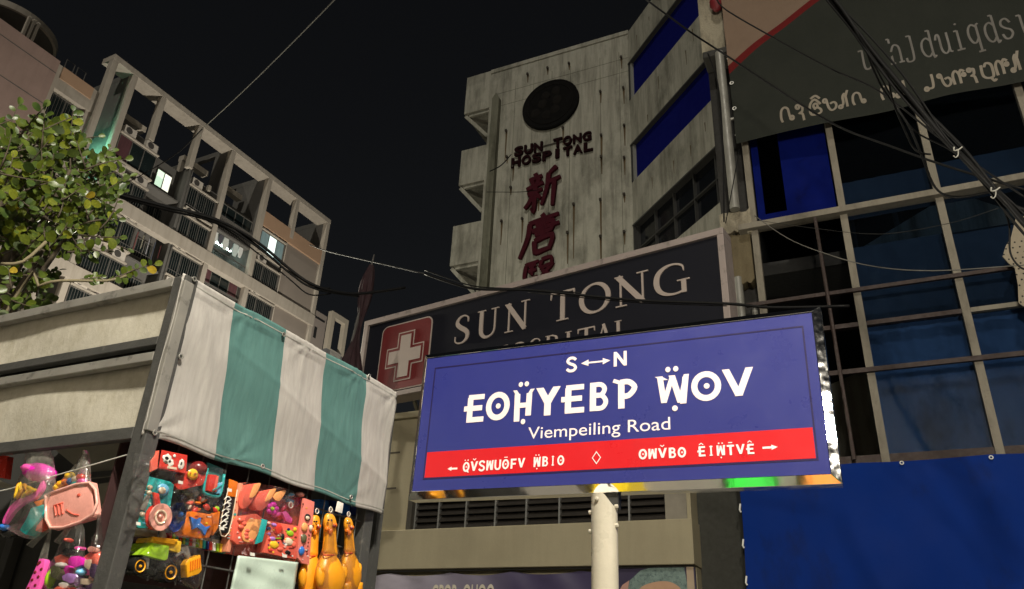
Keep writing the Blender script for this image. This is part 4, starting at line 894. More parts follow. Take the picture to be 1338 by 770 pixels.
u0, z0 = S.px(996, 585); u1, _ = S.px(1016, 584); mb = MB(); arrow(mb, u0, z0, u1, z0, .016, .0065); mb.build('arrow', white_film, sign)
cu, cz = S.px(779, 598); mb = MB()
mb.ribbon(S, [(cu, cz+.020), (cu+.0145, cz), (cu, cz-.020), (cu-.0145, cz)], .0026, W0+.0008, W0+.002, True)
mb.build('diamond_mark', white_film, sign)
# pole with a slanted cut top and bolts
pole_m = M('cream_painted_pole', (.5, .465, .375), .32, 0, var=.12, scale=6, bmp=.2, bscale=30, dirt=((.3, .25, .16), .62, 9, (1, 1, .4)))
pr_ = .043; pc = S.p(0, zc, -.02); pc = Vector((pc.x, pc.y, 0)); ztop = zc-SH+.002
mb = MB(); n = 28; ring_b = [pc+S.W*0+Vector((pr_*math.cos(2*math.pi*k/n), pr_*math.sin(2*math.pi*k/n), 0)) for k in range(n)]
ring_t = [p+Vector((0, 0, ztop-.012-max(0, (p-pc).dot(Vector((S.R.x, S.R.y, 0)))-.012)*1.5)) for p in ring_b]
mb.prism(ring_b, ring_t).build('pole', pole_m, sign, smooth=True)
MB().box(S, -.035, .05, zc-SH-.05, zc-SH+.003, -.062, -.03).build('bracket', M('dark_steel', (.05, .05, .048), .5, .5), sign)
SF = Fr((pc.x, pc.y, 0), 116.0)
for u, z in ((-.01, 2.155), (-pr_, 2.12), (pr_, 2.135), (pr_, 2.075), (-pr_, 2.06)):
    q = SF.at(u*.98, z, math.sqrt(max(0, pr_**2-(u*.98)**2))); ax = 'W' if abs(u) < .02 else 'R'
    sg = 1 if u >= 0 else -1
    MB().lathe(q, [(-.003*sg, .0075), (.006*sg if ax == 'R' else .006, .0075), (.0085*sg if ax == 'R' else .0085, .004)], ax, 8).build('bolt', pole_m, sign)
MB().lathe(Fr((pc.x, pc.y, 0), 116), [(.001, .12), (.012, .12), (.013, .05)], 'Z', 24).build('base_plate', M('dark_steel', (.05, .05, .048)), sign)

# unseen coloured crates added under the sign to tint its chrome lower edge
for x, y, hw, c, n_ in ((-.76, 1.98, .12, (.85, .62, .01), 'yellow'), (-.01, 1.62, .12, (.02, .7, .05), 'green'), (.35, 1.45, .1, (.85, .3, .01), 'orange')):
    o = Fr((x, y, 0), 116); r = thing('added_crate', '%s plastic crate added below the street sign for its chrome to mirror' % n_, 'crate', o.o, 'crates added below the sign')
    pm = M('%s_plastic_crate' % n_, c, .45, var=.08)
    MB().box(o, -hw, hw, .002, .03, -.3, .3).build('bottom', pm, r)
    for q in ((-hw, hw, .031, .3, -.3, -.28), (-hw, hw, .031, .3, .28, .3), (-hw, -hw+.02, .031, .3, -.279, .279), (hw-.02, hw, .031, .3, -.279, .279)): MB().box(o, *q).build('side', pm, r)
    MB().box(o, -hw+.025, hw-.025, .16, .26, -.27, .27).build('goods', pm, r)

# ================================================================== STREET LAMPS of the lane, and two lamps added as fill
def street_lamp(x, y, h, ax, ay, power, colr, label, soft=.09, aim=None):
    t_ = thing('street_lamp', label, 'street lamp', (x, y, 0), 'street lamps along the lane')
    steel = M('lamp_post_steel', (.2, .2, .19), .5, .5)
    MB().tube([(x, y, 0), (x, y, h*.6), (x, y, h)], [.075, .06, .045], 12).build('post', steel, t_, smooth='all')
    e = Vector((x+ax, y+ay, h+.25)); MB().tube(smooth_pts([(x, y, h), (x+ax*.4, y+ay*.4, h+.2), tuple(e)], 4), .03, 8).build('arm', steel, t_, smooth='all')
    d = Vector((ax, ay, 0)).normalized(); hd = Fr(e, math.degrees(math.atan2(d.x, d.y)))
    MB().box(hd, -.1, .5, e.z, e.z+.1, -.13, .13).build('head', steel, t_, bevel=.03)
    MB().box(hd, -.02, .44, e.z-.03, e.z-.002, -.1, .1).build('lens', M('lamp_lens', (1, .9, .7), .3, emit=3, var=0), t_, bevel=.01)
    MB().tube([(x, y, 0), (x, y, .5)], .11, 12).build('foot', steel, t_)
    l = bpy.data.lights.new('lamp_light', 'SPOT' if aim else 'POINT'); l.energy = power; l.color = colr; l.shadow_soft_size = soft
    o = bpy.data.objects.new('lamp_light', l); COL.objects.link(o); o.parent = t_; o.location = e+d*.2+Vector((0, 0, -.16))-Vector((x, y, 0))
    if aim:
        l.spot_size = rad(112); l.spot_blend = .45; o.rotation_euler = (Vector(aim)-e).to_track_quat('-Z', 'Y').to_euler(); o.location += (Vector(aim)-e).normalized()*.5
street_lamp(2.7, -2.3, 7.1, -1.7, .5, 3700, (1, .92, .78), 'tall steel street lamp behind the place where the photograph was taken', .28)
street_lamp(-6.4, 16.3, 7.6, .5, -.3, 2500, (1, .94, .76), 'tall steel street lamp down the lane, hidden behind the striped valance', .12)
street_lamp(-9.6, 38.0, 8.5, -.6, .1, 17500, (1, .92, .8), 'furthest steel lamp mast, an added floodlight aimed up at the apartment block', .15, (-18, 45, 33))  # spot added to brighten the apartment front and spare the tower
street_lamp(11.8, -8.0, 7.0, .5, -1.6, 1700, (1, .92, .78), 'added steel street lamp behind the viewer to the right, lighting the shop house', .25)  # added to brighten the wall mirrored in the sign's right trim

# pale shop house added behind the viewer for the sign's chrome to reflect
HB = K.at(6.5, 0, 19.0); HB.R = -HB.R; HB.W = -HB.W
sh = thing('shop_house', 'pale three storey shop house added across the street, behind the viewer', 'building', tuple(HB.p(0, 0)))
shm = concrete('shop_house_render', (.55, .5, .42), .3)
MB().box(HB, -11, 11, 3.3, 12.5, -9, 0).box(HB, -11, 11, 0, 3.3, -9, -1.8).build('wall', shm, sh)
for k in range(7):
    for z in (4.3, 7.4):
        wf_ = MB().box(HB, -10+k*3, -8.4+k*3, z, z+1.7, .002, .08).build('window', frame_dark, sh); MB().box(HB, -9.92+k*3, -8.48+k*3, z+.08, z+1.62, .082, .09).build('pane', window_dark, wf_)
for k in range(8): MB().box(HB, -11+k*3.1, -10.7+k*3.1, 0, 3.28, -.5, -.1).build('column', shm, sh)
# ================================================================== MARKET STALL
F = Fr((-.938, 1.99, 0), 28.2); L = Fr((-.938, 1.99, 0), 116.0)
SZ = 2.607
stall = thing('market_stall', 'market stall with grey metal frame, beige side panels and a striped canopy valance', 'market stall', (-.938, 1.99, 0))
galv = M('galvanised_tube', (.3, .29, .26), .42, .35, var=.3, scale=12, dirt=((.1, .095, .085), .55, 20, (1, 1, 1)))
tube_d = M('dull_grey_tube', (.085, .085, .08), .4, .25, var=.35, scale=10, bmp=.2, bscale=50, dirt=((.2, .19, .17), .62, 14, (1, 1, 1)))
DP, WD = 1.06, 2.0
def post(fr, u, z0, z1, w0, w1, s_=.032, lean=0, m=tube_d):
    return MB().prism([fr.p(u-s_/2, z0, w0), fr.p(u+s_/2, z0, w0), fr.p(u+s_/2, z0, w1), fr.p(u-s_/2, z0, w1)], [fr.p(u+lean-s_/2, z1, w0), fr.p(u+lean+s_/2, z1, w0), fr.p(u+lean+s_/2, z1, w1), fr.p(u+lean-s_/2, z1, w1)]).build('post', m, stall, bevel=.003)
post(L, -.012, 0, SZ, -.045, -.001, .05)
MB().box(L, .0, .018, 2.15, SZ-.02, -.03, .004).build('post', galv, stall, bevel=.002)
post(F, DP-.05, 0, 2.3, -.06, -.015, .05)
post(L, -WD, 0, SZ, -.05, -.001, .05); post(L, -WD, 0, SZ, -1.1, -1.05, .05); post(L, -.1, 0, SZ, -1.1, -1.05, .04)
bars = [(SZ-.028, SZ, galv), (2.399, 2.424, tube_d), (2.352, 2.378, galv), (2.133, 2.165, tube_d)]
for z0, z1, m_ in bars: MB().box(L, -WD+.03, -.04, z0, z1, -.028, -.002).build('rail', m_, stall, bevel=.002)
MB().box(F, .03, DP-.02, SZ-.03, SZ-.004, -.04, -.012).build('rail', tube_d, stall, bevel=.002)
MB().box(F, .03, DP-.08, 2.24, 2.265, -.05, -.03).build('rail', tube_d, stall, bevel=.002)
m, t, b_, out = new_mat('stained_beige_panel')
c = mix(t, noise(t, 6, 6, .65), (.37, .35, .285), (.52, .495, .415)); c = mix(t, ramp(t, noise(t, 26, 5, .7, sc=(1, 1, .6)), [(.45, 0.0), (.75, .5)]), c, (.25, .22, .14))
t.links.new(c, b_.inputs['Base Color']); b_.inputs['Roughness'].default_value = .55; bump(t, b_, noise(t, 40, 5, .6, sc=(1, 1, .7)), .22, .01); panel_m = m
def wavy(a, b, z0, z1, hump): return L.p(-WD+.03+(WD-.05)*a, z0+(z1-z0)*b, -.036-.012*hump*math.sin(a*7)*math.sin(b*3.1)-.003*math.sin(a*19+b*4))
MB().grid(lambda a, b: wavy(a, b, 2.405, SZ-.004, .0), 40, 6).build('side_panel', panel_m, stall, smooth='all', solid=.004)
MB().grid(lambda a, b: wavy(a, b, 2.14, 2.372, .55), 40, 6).build('side_panel', panel_m, stall, smooth='all', solid=.004)
# roof sheet and the inside of the far side
tarp_g = M('grey_roof_sheet', (.16, .155, .14), .8, var=.3, scale=3)
MB().box(F, .3, DP-.03, SZ-.05, SZ-.042, -WD+.05, -.05).build('roof_sheet', tarp_g, stall)
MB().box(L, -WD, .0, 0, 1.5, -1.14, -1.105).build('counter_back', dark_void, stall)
flap_m = M('grey_beige_flap', (.3, .28, .22), .7, var=.2, scale=6)
for q in (((70, 586), (182, 572), (168, 620), (118, 626)), ((118, 634), (166, 627), (146, 688)), ((-20, 624), (0, 628), (24, 638), (22, 643), (-20, 632))): MB().slab(L, [L.px(x, y, -1.0) for x, y in q], -1.005, -1.0).build('inner_flap', flap_m, stall)
(ua_, za_), (ub_, zb_) = L.px(112, 622, -.98), L.px(172, 612, -.98)
MB().box(L, ua_, ub_, za_-.008, za_+.012, -.99, -.97).build('rail', tube_d, stall)
MB().box(L, -WD, -.12, 1.66, 1.71, -1.06, -1.02).build('rail', tube_d, stall); MB().box(L, -WD, -.12, 1.28, 1.31, -1.045, -1.02).build('rail', galv, stall)
MB().box(L, -WD, -.03, 2.374, 2.47, -.056, -.05).build('added_gap_sheet', dark_void, stall)  # dark sheet added to hide the bright wall seen between the rails
MB().box(L, -WD-1.2, -.02, .2, SZ-.014, -1.16, -1.12).build('dark_backdrop', M('dark_grey_sheet', (.045, .045, .042), .8, var=.3), stall)  # dark backdrop stands in for shade inside the stall
MB().bar(L.p(-1.35, 1.96, -.9), L.p(-.9, 1.9, -.9), .035, .02).build('brace', galv, stall)
MB().tube([L.p(-.9, 1.995, -.02), L.p(-.5, 2.03, -.02), L.p(-.03, 2.1, -.02)], .0018, 5).build('hanging_line', M('clear_line', (.6, .6, .55), .3), stall)
# brown boards low at the back of the goods side
brown_w = M('dark_brown_board', (.05, .034, .024), .6, var=.35, scale=9, sc=(1, 1, 6))
for k in range(5): MB().box(F, .05, 1.0, 1.35+k*.085, 1.35+k*.085+.078, -.46, -.44).build('board', brown_w, stall, bevel=.002)
MB().box(F, .0, 1.0, 0, 1.33, -.5, -.46).build('dark_backdrop', dark_void, stall)
rk = MB()
for z in (1.86, 2.0, 2.1): rk.tube([F.p(.05, z, -.03), F.p(DP-.08, z, -.03)], .003, 5)
for k in range(11): rk.tube([F.p(.06+k*.09, 1.8, -.034), F.p(.06+k*.09, 2.25, -.034)], .0025, 5)
rk.build('wire_rack', tube_d, stall)
MB().box(F, .03, .8, 1.8, 2.2, -.12, -.115).build('rack_backing', M('dark_plum_backing', (.035, .012, .012), .7, var=.6, scale=14), stall)

# striped valance
m, t, b_, out = new_mat('striped_canvas')
uvn = coord(t, (1, 1, 1), 'UV'); sx = t.nodes.new('ShaderNodeSeparateXYZ'); t.links.new(uvn, sx.inputs[0])
wob = noise(t, 3.2, 2, .5); ad = N(t, 'ShaderNodeMath', _operation='MULTIPLY_ADD'); t.links.new(wob, ad.inputs[0]); ad.inputs[1].default_value = .035
sk = N(t, 'ShaderNodeMath', _operation='MULTIPLY_ADD'); t.links.new(sx.outputs[1], sk.inputs[0]); sk.inputs[1].default_value = .036; t.links.new(sx.outputs[0], sk.inputs[2])
t.links.new(sk.outputs[0], ad.inputs[2])
edges = [(.0, 0), (.243, 1), (.448, 0), (.648, 1), (.854, 0)]
st = ramp(t, ad.outputs[0], [(p, float(v)) for p, v in edges], 'CONSTANT')
nz = noise(t, 4, 6, .65)
white_c = mix(t, nz, (.32, .305, .285), (.42, .405, .38)); green_c = mix(t, nz, (.06, .145, .135), (.09, .195, .18))
fib = ramp(t, noise(t, 60, 3, .6, sc=(1, 1, .12)), [(.3, .84), (.7, 1.06)]); col = mix(t, st, white_c, green_c); col = mix(t, 1.0, col, fib, 'MULTIPLY')
t.links.new(col, b_.inputs['Base Color']); b_.inputs['Roughness'].default_value = .62; b_.inputs['Specular IOR Level'].default_value = .3
bump(t, b_, noise(t, 9, 6, .6, sc=(1, 1, .5)), .3, .02); canvas = m
def bfn(a, b):   # b: 0 bottom, 1 top
    u = -.005+(DP+.012)*a; z = 2.137+(SZ+.003-2.137)*b+.004*math.sin(a*21)*(1-b)
    w = .004+.010*math.sin(math.pi*a)*(1-b)+.005*math.sin(a*16+b*2)*(1-.3*b)+.003*math.sin(b*11+a*5)
    w += .012*math.exp(-((a-.05-.2*(1-b))/.035)**2)*b*(1-b)*2     # soft fold from the corner
    d = b-(.78-.62*(a-.12)); w += .0025*math.exp(-(d/.025)**2)*(1 if a > .2 else 0)   # slanting crease over the rod behind
    for ex, ez in ((.01, .99), (.25, .985), (.5, .985), (.76, .985), (.99, .985), (.02, .03), (.29, .03), (.78, .03)):
        dx, dz = a-ex, (b-ez)*.45; rr_ = math.hypot(dx, dz); w += .0035*math.sin(9*math.atan2(dz, dx)+ex*20)*math.exp(-rr_/.07)*min(1, rr_/.015)
    if b > .9: w += .004*abs(math.sin(a*15.7))
    return F.p(u, z, w)
val = MB().grid(bfn, 110, 60, uv=True).build('valance', canvas, stall, smooth='all', solid=.0015)
hem = MB()
for b0, b1 in ((.955, .962), (.03, .036)):
    hem.grid(lambda a, b: bfn(a, b0+(b1-b0)*b)+F.W*.0012, 110, 1)
hem.build('hem_stitching', M('hem_thread', (.3, .3, .27), .8, var=.4, scale=90), val, smooth='all')
eye_m = M('eyelet_metal', (.55, .55, .5), .35, .8)
for x, y in ((249, 366), (231, 467), (197, 566), (366, 438), (338, 610), (478, 492), (454, 650)):
    u, z = F.px(x, y); e = MB().torus(F.at(u, z, .016), .0058, .0022, 12, 6).build('eyelet', eye_m, val)
    MB().lathe(F.at(u, z, .016), [(-.001, .004), (.0005, .004)], n=8).build('eyelet_hole', dark_void, e)
FT = F.at(0, 0, .05)        # the goods hang just proud of the valance
# ================================================================== TOYS HANGING ON THE STALL
def plas(name, c, rough=.24, var=.13): return M(name, c, rough, var=var, scale=34, bmp=.12, bscale=45)
C_TEAL = plas('teal_plastic', (.02, .36, .36)); C_RED = plas('red_plastic', (.62, .045, .03)); C_CORAL = plas('coral_plastic', (.75, .13, .085)); C_PINK = plas('pale_pink_plastic', (.78, .36, .3))
C_CREAM = plas('cream_plastic', (.75, .6, .45)); C_NAVY = plas('navy_plastic', (.012, .025, .13), .2); C_ORANGE = plas('orange_plastic', (.72, .17, .012)); C_AMBER = plas('amber_plastic', (.8, .36, .015), .3)
C_BLUE = plas('blue_plastic', (.03, .16, .55)); C_SKY = plas('sky_blue_plastic', (.16, .45, .7)); C_MAG = plas('magenta_plastic', (.7, .02, .42)); C_HOT = plas('hot_pink_plastic', (.78, .1, .4)); C_LILAC = plas('lilac_plastic', (.42, .2, .6))
C_YEL = plas('yellow_plastic', (.8, .5, .03)); C_LIME = plas('lime_plastic', (.3, .52, .02)); C_BLACK = plas('black_plastic', (.012, .012, .012), .25); C_DKRED = plas('dark_red_plastic', (.16, .015, .015)); C_GREY = plas('grey_plastic', (.2, .19, .17)); C_OLIVE = plas('olive_plastic', (.1, .1, .05)); C_WHITE = plas('white_plastic', (.78, .76, .7)); C_PEACH = plas('peach_card', (.75, .28, .17), .4)
FILM = clear_film('clear_bag', (.985, .985, .975), .02, (.7, .7, .65), .03, .06); MESHF = clear_film('milky_bag', (.95, .95, .93), .1, (.6, .58, .5), .02, .25)
def tpoly(fr, pts, w0, w1, name, m, parent, bevel=.0015, curve=False, label=None):
    if curve: pts = smooth_pts(list(pts)+[pts[0]], 4)[:-1]
    return MB().slab(fr, [fr.px(x, y, w1) for x, y in pts], w0, w1).build(name, m, parent, label, bevel=bevel, smooth=True)
def tblob(fr, x, y, rx, ry, w, d, name, m, parent, lump=0, rot=0, seed=0):
    c = fr.P(x, y, w); k = (fr.P(x+1, y, w)-c).length; k2 = (fr.P(x, y+1, w)-c).length; a = rad(rot)
    A_ = (fr.R*math.cos(a)+fr.Z*math.sin(a))*rx*k; B_ = (fr.Z*math.cos(a)-fr.R*math.sin(a))*ry*k2
    return MB().ell(c, A_, B_, fr.W*d, 14, 8, lump, seed).build(name, m, parent, smooth='all')
def tline(fr, pts, w, r, name, m, parent): return MB().tube(smooth_pts([tuple(fr.P(x, y, w)) for x, y in pts], 3), r, 6).build(name, m, parent, smooth='all')
def toy(name, label, cat, x, y, fr=FT, w=-.05, group=None): return thing(name, label, cat, tuple(fr.P(x, y, w)), group)
def bag(fr, pts, w0, w1, parent, m=None, puff=.02, name='clear_bag'):
    """puffed clear bag: outline traced on the plane, swelling towards the middle on both sides"""
    pts = smooth_pts(list(pts)+[pts[0]], 3)[:-1]; cx = sum(p[0] for p in pts)/len(pts); cy = sum(p[1] for p in pts)/len(pts); wm = (w0+w1)/2; h = (w1-w0)/2+puff; mb = MB(); n = len(pts); rg = random.Random(int(cx*7+cy)); prev = None
    for s_ in (1, -1):
        rings = []
        for f in (1.0, .93, .75, .5, .22):
            rings.append(mb.add([fr.P(cx+(x-cx)*f, cy+(y-cy)*f, wm+s_*h*(1-f**3)*.9+(rg.uniform(-.003, .003) if f < 1 else 0)) for x, y in pts]))
        for a, b in zip(rings, rings[1:]):
            for j in range(n): mb.f.append((a+j, a+(j+1) % n, b+(j+1) % n, b+j))
        mb.f.append(tuple(rings[-1]+j for j in range(n)))
    return mb.build(name, m or FILM, parent, smooth='all')

# -- red carton
t_ = toy('toy_carton', 'red toy carton with white printed blots at the top left of the goods', 'toy box', 215, 622)
MB().prism([FT.P(x, y, -.03) for x, y in ((211, 588), (245, 595), (243, 619), (207, 612))], [FT.P(x, y, -.10) for x, y in ((209, 588), (240, 595), (238, 620), (204, 614))]).build('carton', C_RED, t_, bevel=.001)
MB().slab(FT, [FT.px(x, y, -.032) for x, y in ((209, 588.5), (206.5, 612.5), (197, 617), (198, 603))], -.09, -.034).build('carton_end', C_CORAL, t_, bevel=.001)
for x, y, rx, ry in ((219, 600, 6.5, 6), (223, 605, 4, 5), (237, 607, 4, 6), (228, 596, 2, 2)): tblob(FT, x, y, rx, ry, -.0292, .0008, 'printed_blot', C_WHITE, t_, .25, seed=int(x))
for x, y, rx, ry in ((218, 599, 2.4, 2.2), (222, 603, 1.6, 2), (237, 606, 1.2, 2)): tblob(FT, x, y, rx, ry, -.0283, .0006, 'printed_spot', C_BLACK, t_, .3, seed=int(x))
tpoly(FT, ((219, 609), (231, 611), (231, 614), (219, 612)), -.03, -.0285, 'printed_bar', C_CREAM, t_, 0)
# -- dark red pouch with a smiling round badge (plain disc)
t_ = toy('round_pouch', 'dark red round pouch with a yellow disc beside the red carton', 'toy', 256, 640)
tblob(FT, 257, 613, 10.5, 11, -.06, .03, 'cap', C_DKRED, t_); tpoly(FT, ((246, 618), (268, 612), (266, 632), (254, 636), (236, 640), (230, 634), (244, 626)), -.09, -.04, 'pouch', C_RED, t_, curve=True)
tblob(FT, 252, 620, 7, 7.5, -.036, .006, 'disc', C_YEL, t_)
for x, y in ((249, 618), (255, 619)): tblob(FT, x, y, 1, 1.4, -.0285, .002, 'dot', C_ORANGE, t_)
tline(FT, ((248, 623), (252, 625), (256, 623)), -.029, .0012, 'line', C_ORANGE, t_)
# -- teal cooking set
t_ = toy('toy_cooking_set', 'teal toy cooking tray with a pink pan at the left end of the goods', 'toy set', 200, 690)
tpoly(FT, ((190, 621), (222, 629), (228, 633), (222, 668), (219, 688), (213, 691), (181, 690), (176, 685), (181, 655), (186, 626)), -.075, -.04, 'tray', C_TEAL, t_, .003)
tpoly(FT, ((205, 633), (221, 637), (217, 668), (203, 664)), -.0405, -.037, 'well', plas('dark_teal_plastic', (.015, .25, .27)), t_, .001)
tblob(FT, 213, 640, 8, 8, -.037, .006, 'plate', C_SKY, t_); tblob(FT, 212, 641, 5, 4.6, -.030, .004, 'plate_centre', C_CREAM, t_)
for x, y in ((196, 637), (195, 644), (186, 672)): tblob(FT, x, y, 3.3, 3.3, -.037, .006, 'knob', C_CREAM, t_)
tpoly(FT, ((192, 647), (197, 648), (190, 668), (184, 666)), -.04, -.034, 'spoon', C_GREY, t_, .001)
tpoly(FT, ((201, 643), (208, 645), (210, 658), (211, 664), (203, 664)), -.034, -.026, 'pan_handle', C_RED, t_, .002)
pf = FT.at(*FT.px(208, 676, -.03), -.03)
MB().lathe(pf, [(-.012, .024), (.004, .034), (.008, .0335), (.008, .03), (.003, .012), (.003, .010)], n=24).build('pan', C_PINK, t_, smooth=True); MB().lathe(FT.at(*FT.px(201, 676, -.045), -.045), [(-.012, .03), (.01, .033)], n=20).build('pan_back', C_RED, t_, smooth=True)
MB().torus(pf.at(0, pf.o.z, .006), .016, .003, 20, 6).build('pan_ring', C_CREAM, t_, smooth='all'); tblob(FT, 210, 675, 3, 3, -.024, .004, 'pan_knob', C_PINK, t_)
# -- navy faceted bowl
t_ = toy('navy_bowl', 'navy blue faceted toy bowl beside the pink pan', 'toy', 231, 703)
mb = MB(); rim = [(221, 666), (230, 657), (240, 657), (244, 668), (242, 682), (233, 694), (226, 696), (220, 688), (219, 676)]
mid = [(226, 671), (231, 666), (236, 667), (238, 673), (236, 680), (232, 685), (228, 685), (225, 681), (224, 676)]
a = mb.add([FT.P(x, y, -.035) for x, y in rim]); b = mb.add([FT.P(x, y, -.062) for x, y in mid]); c = mb.add([FT.P(x, y, -.085) for x, y in rim]); n = len(rim)
for k in range(n): j = (k+1) % n; mb.f += [(a+k, a+j, b+j, b+k), (c+k, c+j, a+j, a+k)]
mb.f += [tuple(b+k for k in range(n)), tuple(c+k for k in range(n))]; mb.build('bowl', C_NAVY, t_); tblob(FT, 236, 672, 3, 4, -.055, .01, 'lump', C_BLUE, t_, .3)
# -- grey-green bag of pieces
t_ = toy('grey_bag', 'clear bag of grey green toy pieces under the dark red pouch', 'toy bag', 244, 660)
for k, (x, y, r, m_) in enumerate(((238, 640, 6, C_OLIVE), (247, 637, 7, C_GREY), (245, 647, 7, C_OLIVE), (254, 644, 5, C_GREY), (238, 650, 4, C_BLACK))): tblob(FT, x, y, r, r*.8, -.07, .014, 'piece', m_, t_, .25, seed=k)
bag(FT, ((232, 634), (250, 630), (262, 638), (258, 655), (240, 660), (231, 650)), -.08, -.05, t_, puff=.008)
# -- teal tray with red tools
t_ = toy('toy_tool_tray', 'small teal toy tray holding red tools under the green stripe', 'toy set', 279, 652)
tpoly(FT, ((271, 604), (292, 612), (289, 645), (284, 650), (268, 647), (265, 642)), -.08, -.06, 'tray', plas('dark_green_tray', (.03, .14, .13)), t_, .002)
tline(FT, ((271, 612), (266, 640), (270, 646), (284, 649), (289, 642), (293, 620)), -.055, .0045, 'tray_rim', C_TEAL, t_)
for pts, m_ in ((((275, 620), (284, 621), (277, 643), (271, 641)), C_RED), (((282, 623), (286, 622), (283, 643), (279, 642)), C_CORAL), (((287, 632), (291, 630), (288, 645), (284, 645)), C_SKY)): tpoly(FT, pts, -.06, -.048, 'tool', m_, t_, .001)
tline(FT, ((278, 641), (290, 634)), -.046, .002, 'strap', C_TEAL, t_)
# -- small shrimp like pieces
t_ = toy('red_pieces', 'cluster of small red and cream toy pieces above the orange box', 'toy', 258, 672)
rg = random.Random(5)
for k in range(16): tblob(FT, rg.uniform(247, 284), rg.uniform(648, 668), rg.uniform(2.5, 5), rg.uniform(2, 3.5), -.065+rg.uniform(-.01, .012), .007, 'piece', [C_RED, C_CORAL, C_CREAM, C_ORANGE, C_BLACK, C_LIME][k % 6], t_, .3, rg.uniform(0, 180), k)
# -- orange box with a blue shark
t_ = toy('orange_toy_box', 'orange toy box with a blue fish shape on the front', 'toy box', 262, 704)
tpoly(FT, ((250, 668), (276, 672), (279, 690), (274, 703), (262, 704), (240, 700), (237, 692), (243, 680)), -.085, -.045, 'box', C_ORANGE, t_, .004)
tpoly(FT, ((249, 675), (258, 679), (263, 676), (262, 683), (269, 689), (276, 687), (271, 692), (268, 700), (264, 693), (258, 689), (252, 692), (251, 684)), -.046, -.038, 'fish', C_BLUE, t_, .001)
tpoly(FT, ((278, 672), (288, 668), (285, 690), (279, 700)), -.09, -.055, 'side_box', C_ORANGE, t_, .002)
# -- row of small coloured blocks along the bottom
t_ = toy('block_row', 'row of small striped toy blocks at the bottom of the rack', 'toy', 275, 714)
tpoly(FT, ((175, 686), (300, 708), (299, 722), (172, 698)), -.13, -.10, 'shelf_card', C_CREAM, t_, .001)
for k in range(17):
    x = 222+k*4.4; y = 700+k*.95
    tpoly(FT, ((x, y-4), (x+3.2, y-3), (x+2.6, y+8), (x-.6, y+7)), -.1, -.075, 'block', [C_RED, C_WHITE, C_LIME, C_YEL, C_TEAL, C_NAVY][k % 6 if k > 6 else (k*2) % 6], t_, .0006)
tpoly(FT, ((215, 693), (219, 702), (211, 705)), -.085, -.07, 'cone', C_CREAM, t_)
# -- black strip pack with pale scribbles
t_ = toy('black_strip_pack', 'tall narrow black toy pack with pale scribbled print and orange top', 'toy pack', 295, 698)
tpoly(FT, ((300, 626), (311, 630), (309, 642), (299, 697), (285, 696), (287, 688)), -.085, -.05, 'pack', C_BLACK, t_, .002)
tpoly(FT, ((300, 626), (311, 630), (308, 650), (298, 648)), -.0505, -.047, 'pack_top', C_ORANGE, t_, .001)
for y in range(653, 692, 8):
    x = 301-(y-640)*.17; tline(FT, ((x-6, y), (x-1, y-4), (x+3, y), (x-2, y+3), (x+3, y+5)), -.048, .0017, 'scribble', C_WHITE, t_)
tline(FT, ((301, 628), (287, 692), (299, 696), (310, 640)), -.049, .0016, 'edge_line', C_CREAM, t_)
# -- big coral playset
t_ = toy('coral_playset', 'large coral toy playset in a clear pack with capes, a flower and a case', 'toy set', 345, 737)
tpoly(FT, ((314, 632), (396, 652), (392, 664), (386, 735), (360, 732), (300, 724), (297, 718)), -.11, -.085, 'backing_card', plas('coral_card', (.6, .09, .07)), t_, .001)
tpoly(FT, ((313, 631), (318, 632), (301, 722), (296, 721)), -.085, -.055, 'card_edge', C_PEACH, t_, .002)
for pts in (((321, 634), (340, 632), (334, 648), (322, 664), (313, 662), (314, 645)), ((343, 642), (360, 639), (354, 654), (343, 667), (334, 664), (335, 650))): tpoly(FT, pts, -.08, -.05, 'cape', C_CORAL, t_, .003, True)
for pts in (((333, 633), (341, 632), (334, 647), (327, 650)), ((354, 640), (361, 639), (354, 652), (347, 655)), ((363, 643), (374, 641), (365, 655), (357, 650))): tpoly(FT, pts, -.056, -.046, 'cape_lining', plas('orange_lining', (.8, .35, .13)), t_, .001, True)
for k in range(5): tblob(FT, 356+4.6*math.cos(k*1.257), 665+5.5*math.sin(k*1.257), 3.6, 3.8, -.055, .008, 'petal', C_MAG, t_)
tblob(FT, 356, 665, 2.6, 2.8, -.046, .005, 'flower_centre', C_LIME, t_)
rg = random.Random(8)
for k in range(18): tblob(FT, rg.uniform(328, 394), rg.uniform(652, 684), rg.uniform(3, 7), rg.uniform(3, 5.5), -.08, .014, 'jewel', [C_RED, plas('ruby_plastic', (.45, .01, .05), .15), C_HOT, C_RED][k % 4], t_, .3, rg.uniform(0, 90), k)
for k in range(10): tblob(FT, rg.uniform(368, 396), rg.uniform(646, 662), rg.uniform(2, 4.5), rg.uniform(2, 4), -.075, .012, 'bead', [C_BLACK, C_PINK, C_BLACK, C_SKY][k % 4], t_, .2, 0, k)
MB().torus(FT.at(*FT.px(380, 660, -.055), -.055), .009, .0018, 16, 5).build('loop', C_WHITE, t_)
tpoly(FT, ((369, 670), (374, 668), (382, 678), (380, 684), (374, 681)), -.06, -.05, 'wand', C_HOT, t_, .001)
tpoly(FT, ((311, 675), (336, 671), (349, 681), (346, 697), (336, 712), (310, 712), (303, 706), (306, 685)), -.085, -.045, 'case', C_CORAL, t_, .006)
tpoly(FT, ((327, 678), (343, 680), (340, 692), (330, 708), (318, 706), (318, 692)), -.046, -.04, 'case_panel', plas('orange_lining', (.8, .35, .13)), t_, .002, True)
for k in range(7): tblob(FT, 314+3*math.sin(k*2.4)+k*1.7, 680+k*4.5, 4, 3.6, -.045, .008, 'fruit', C_CORAL, t_, .15, 0, k)
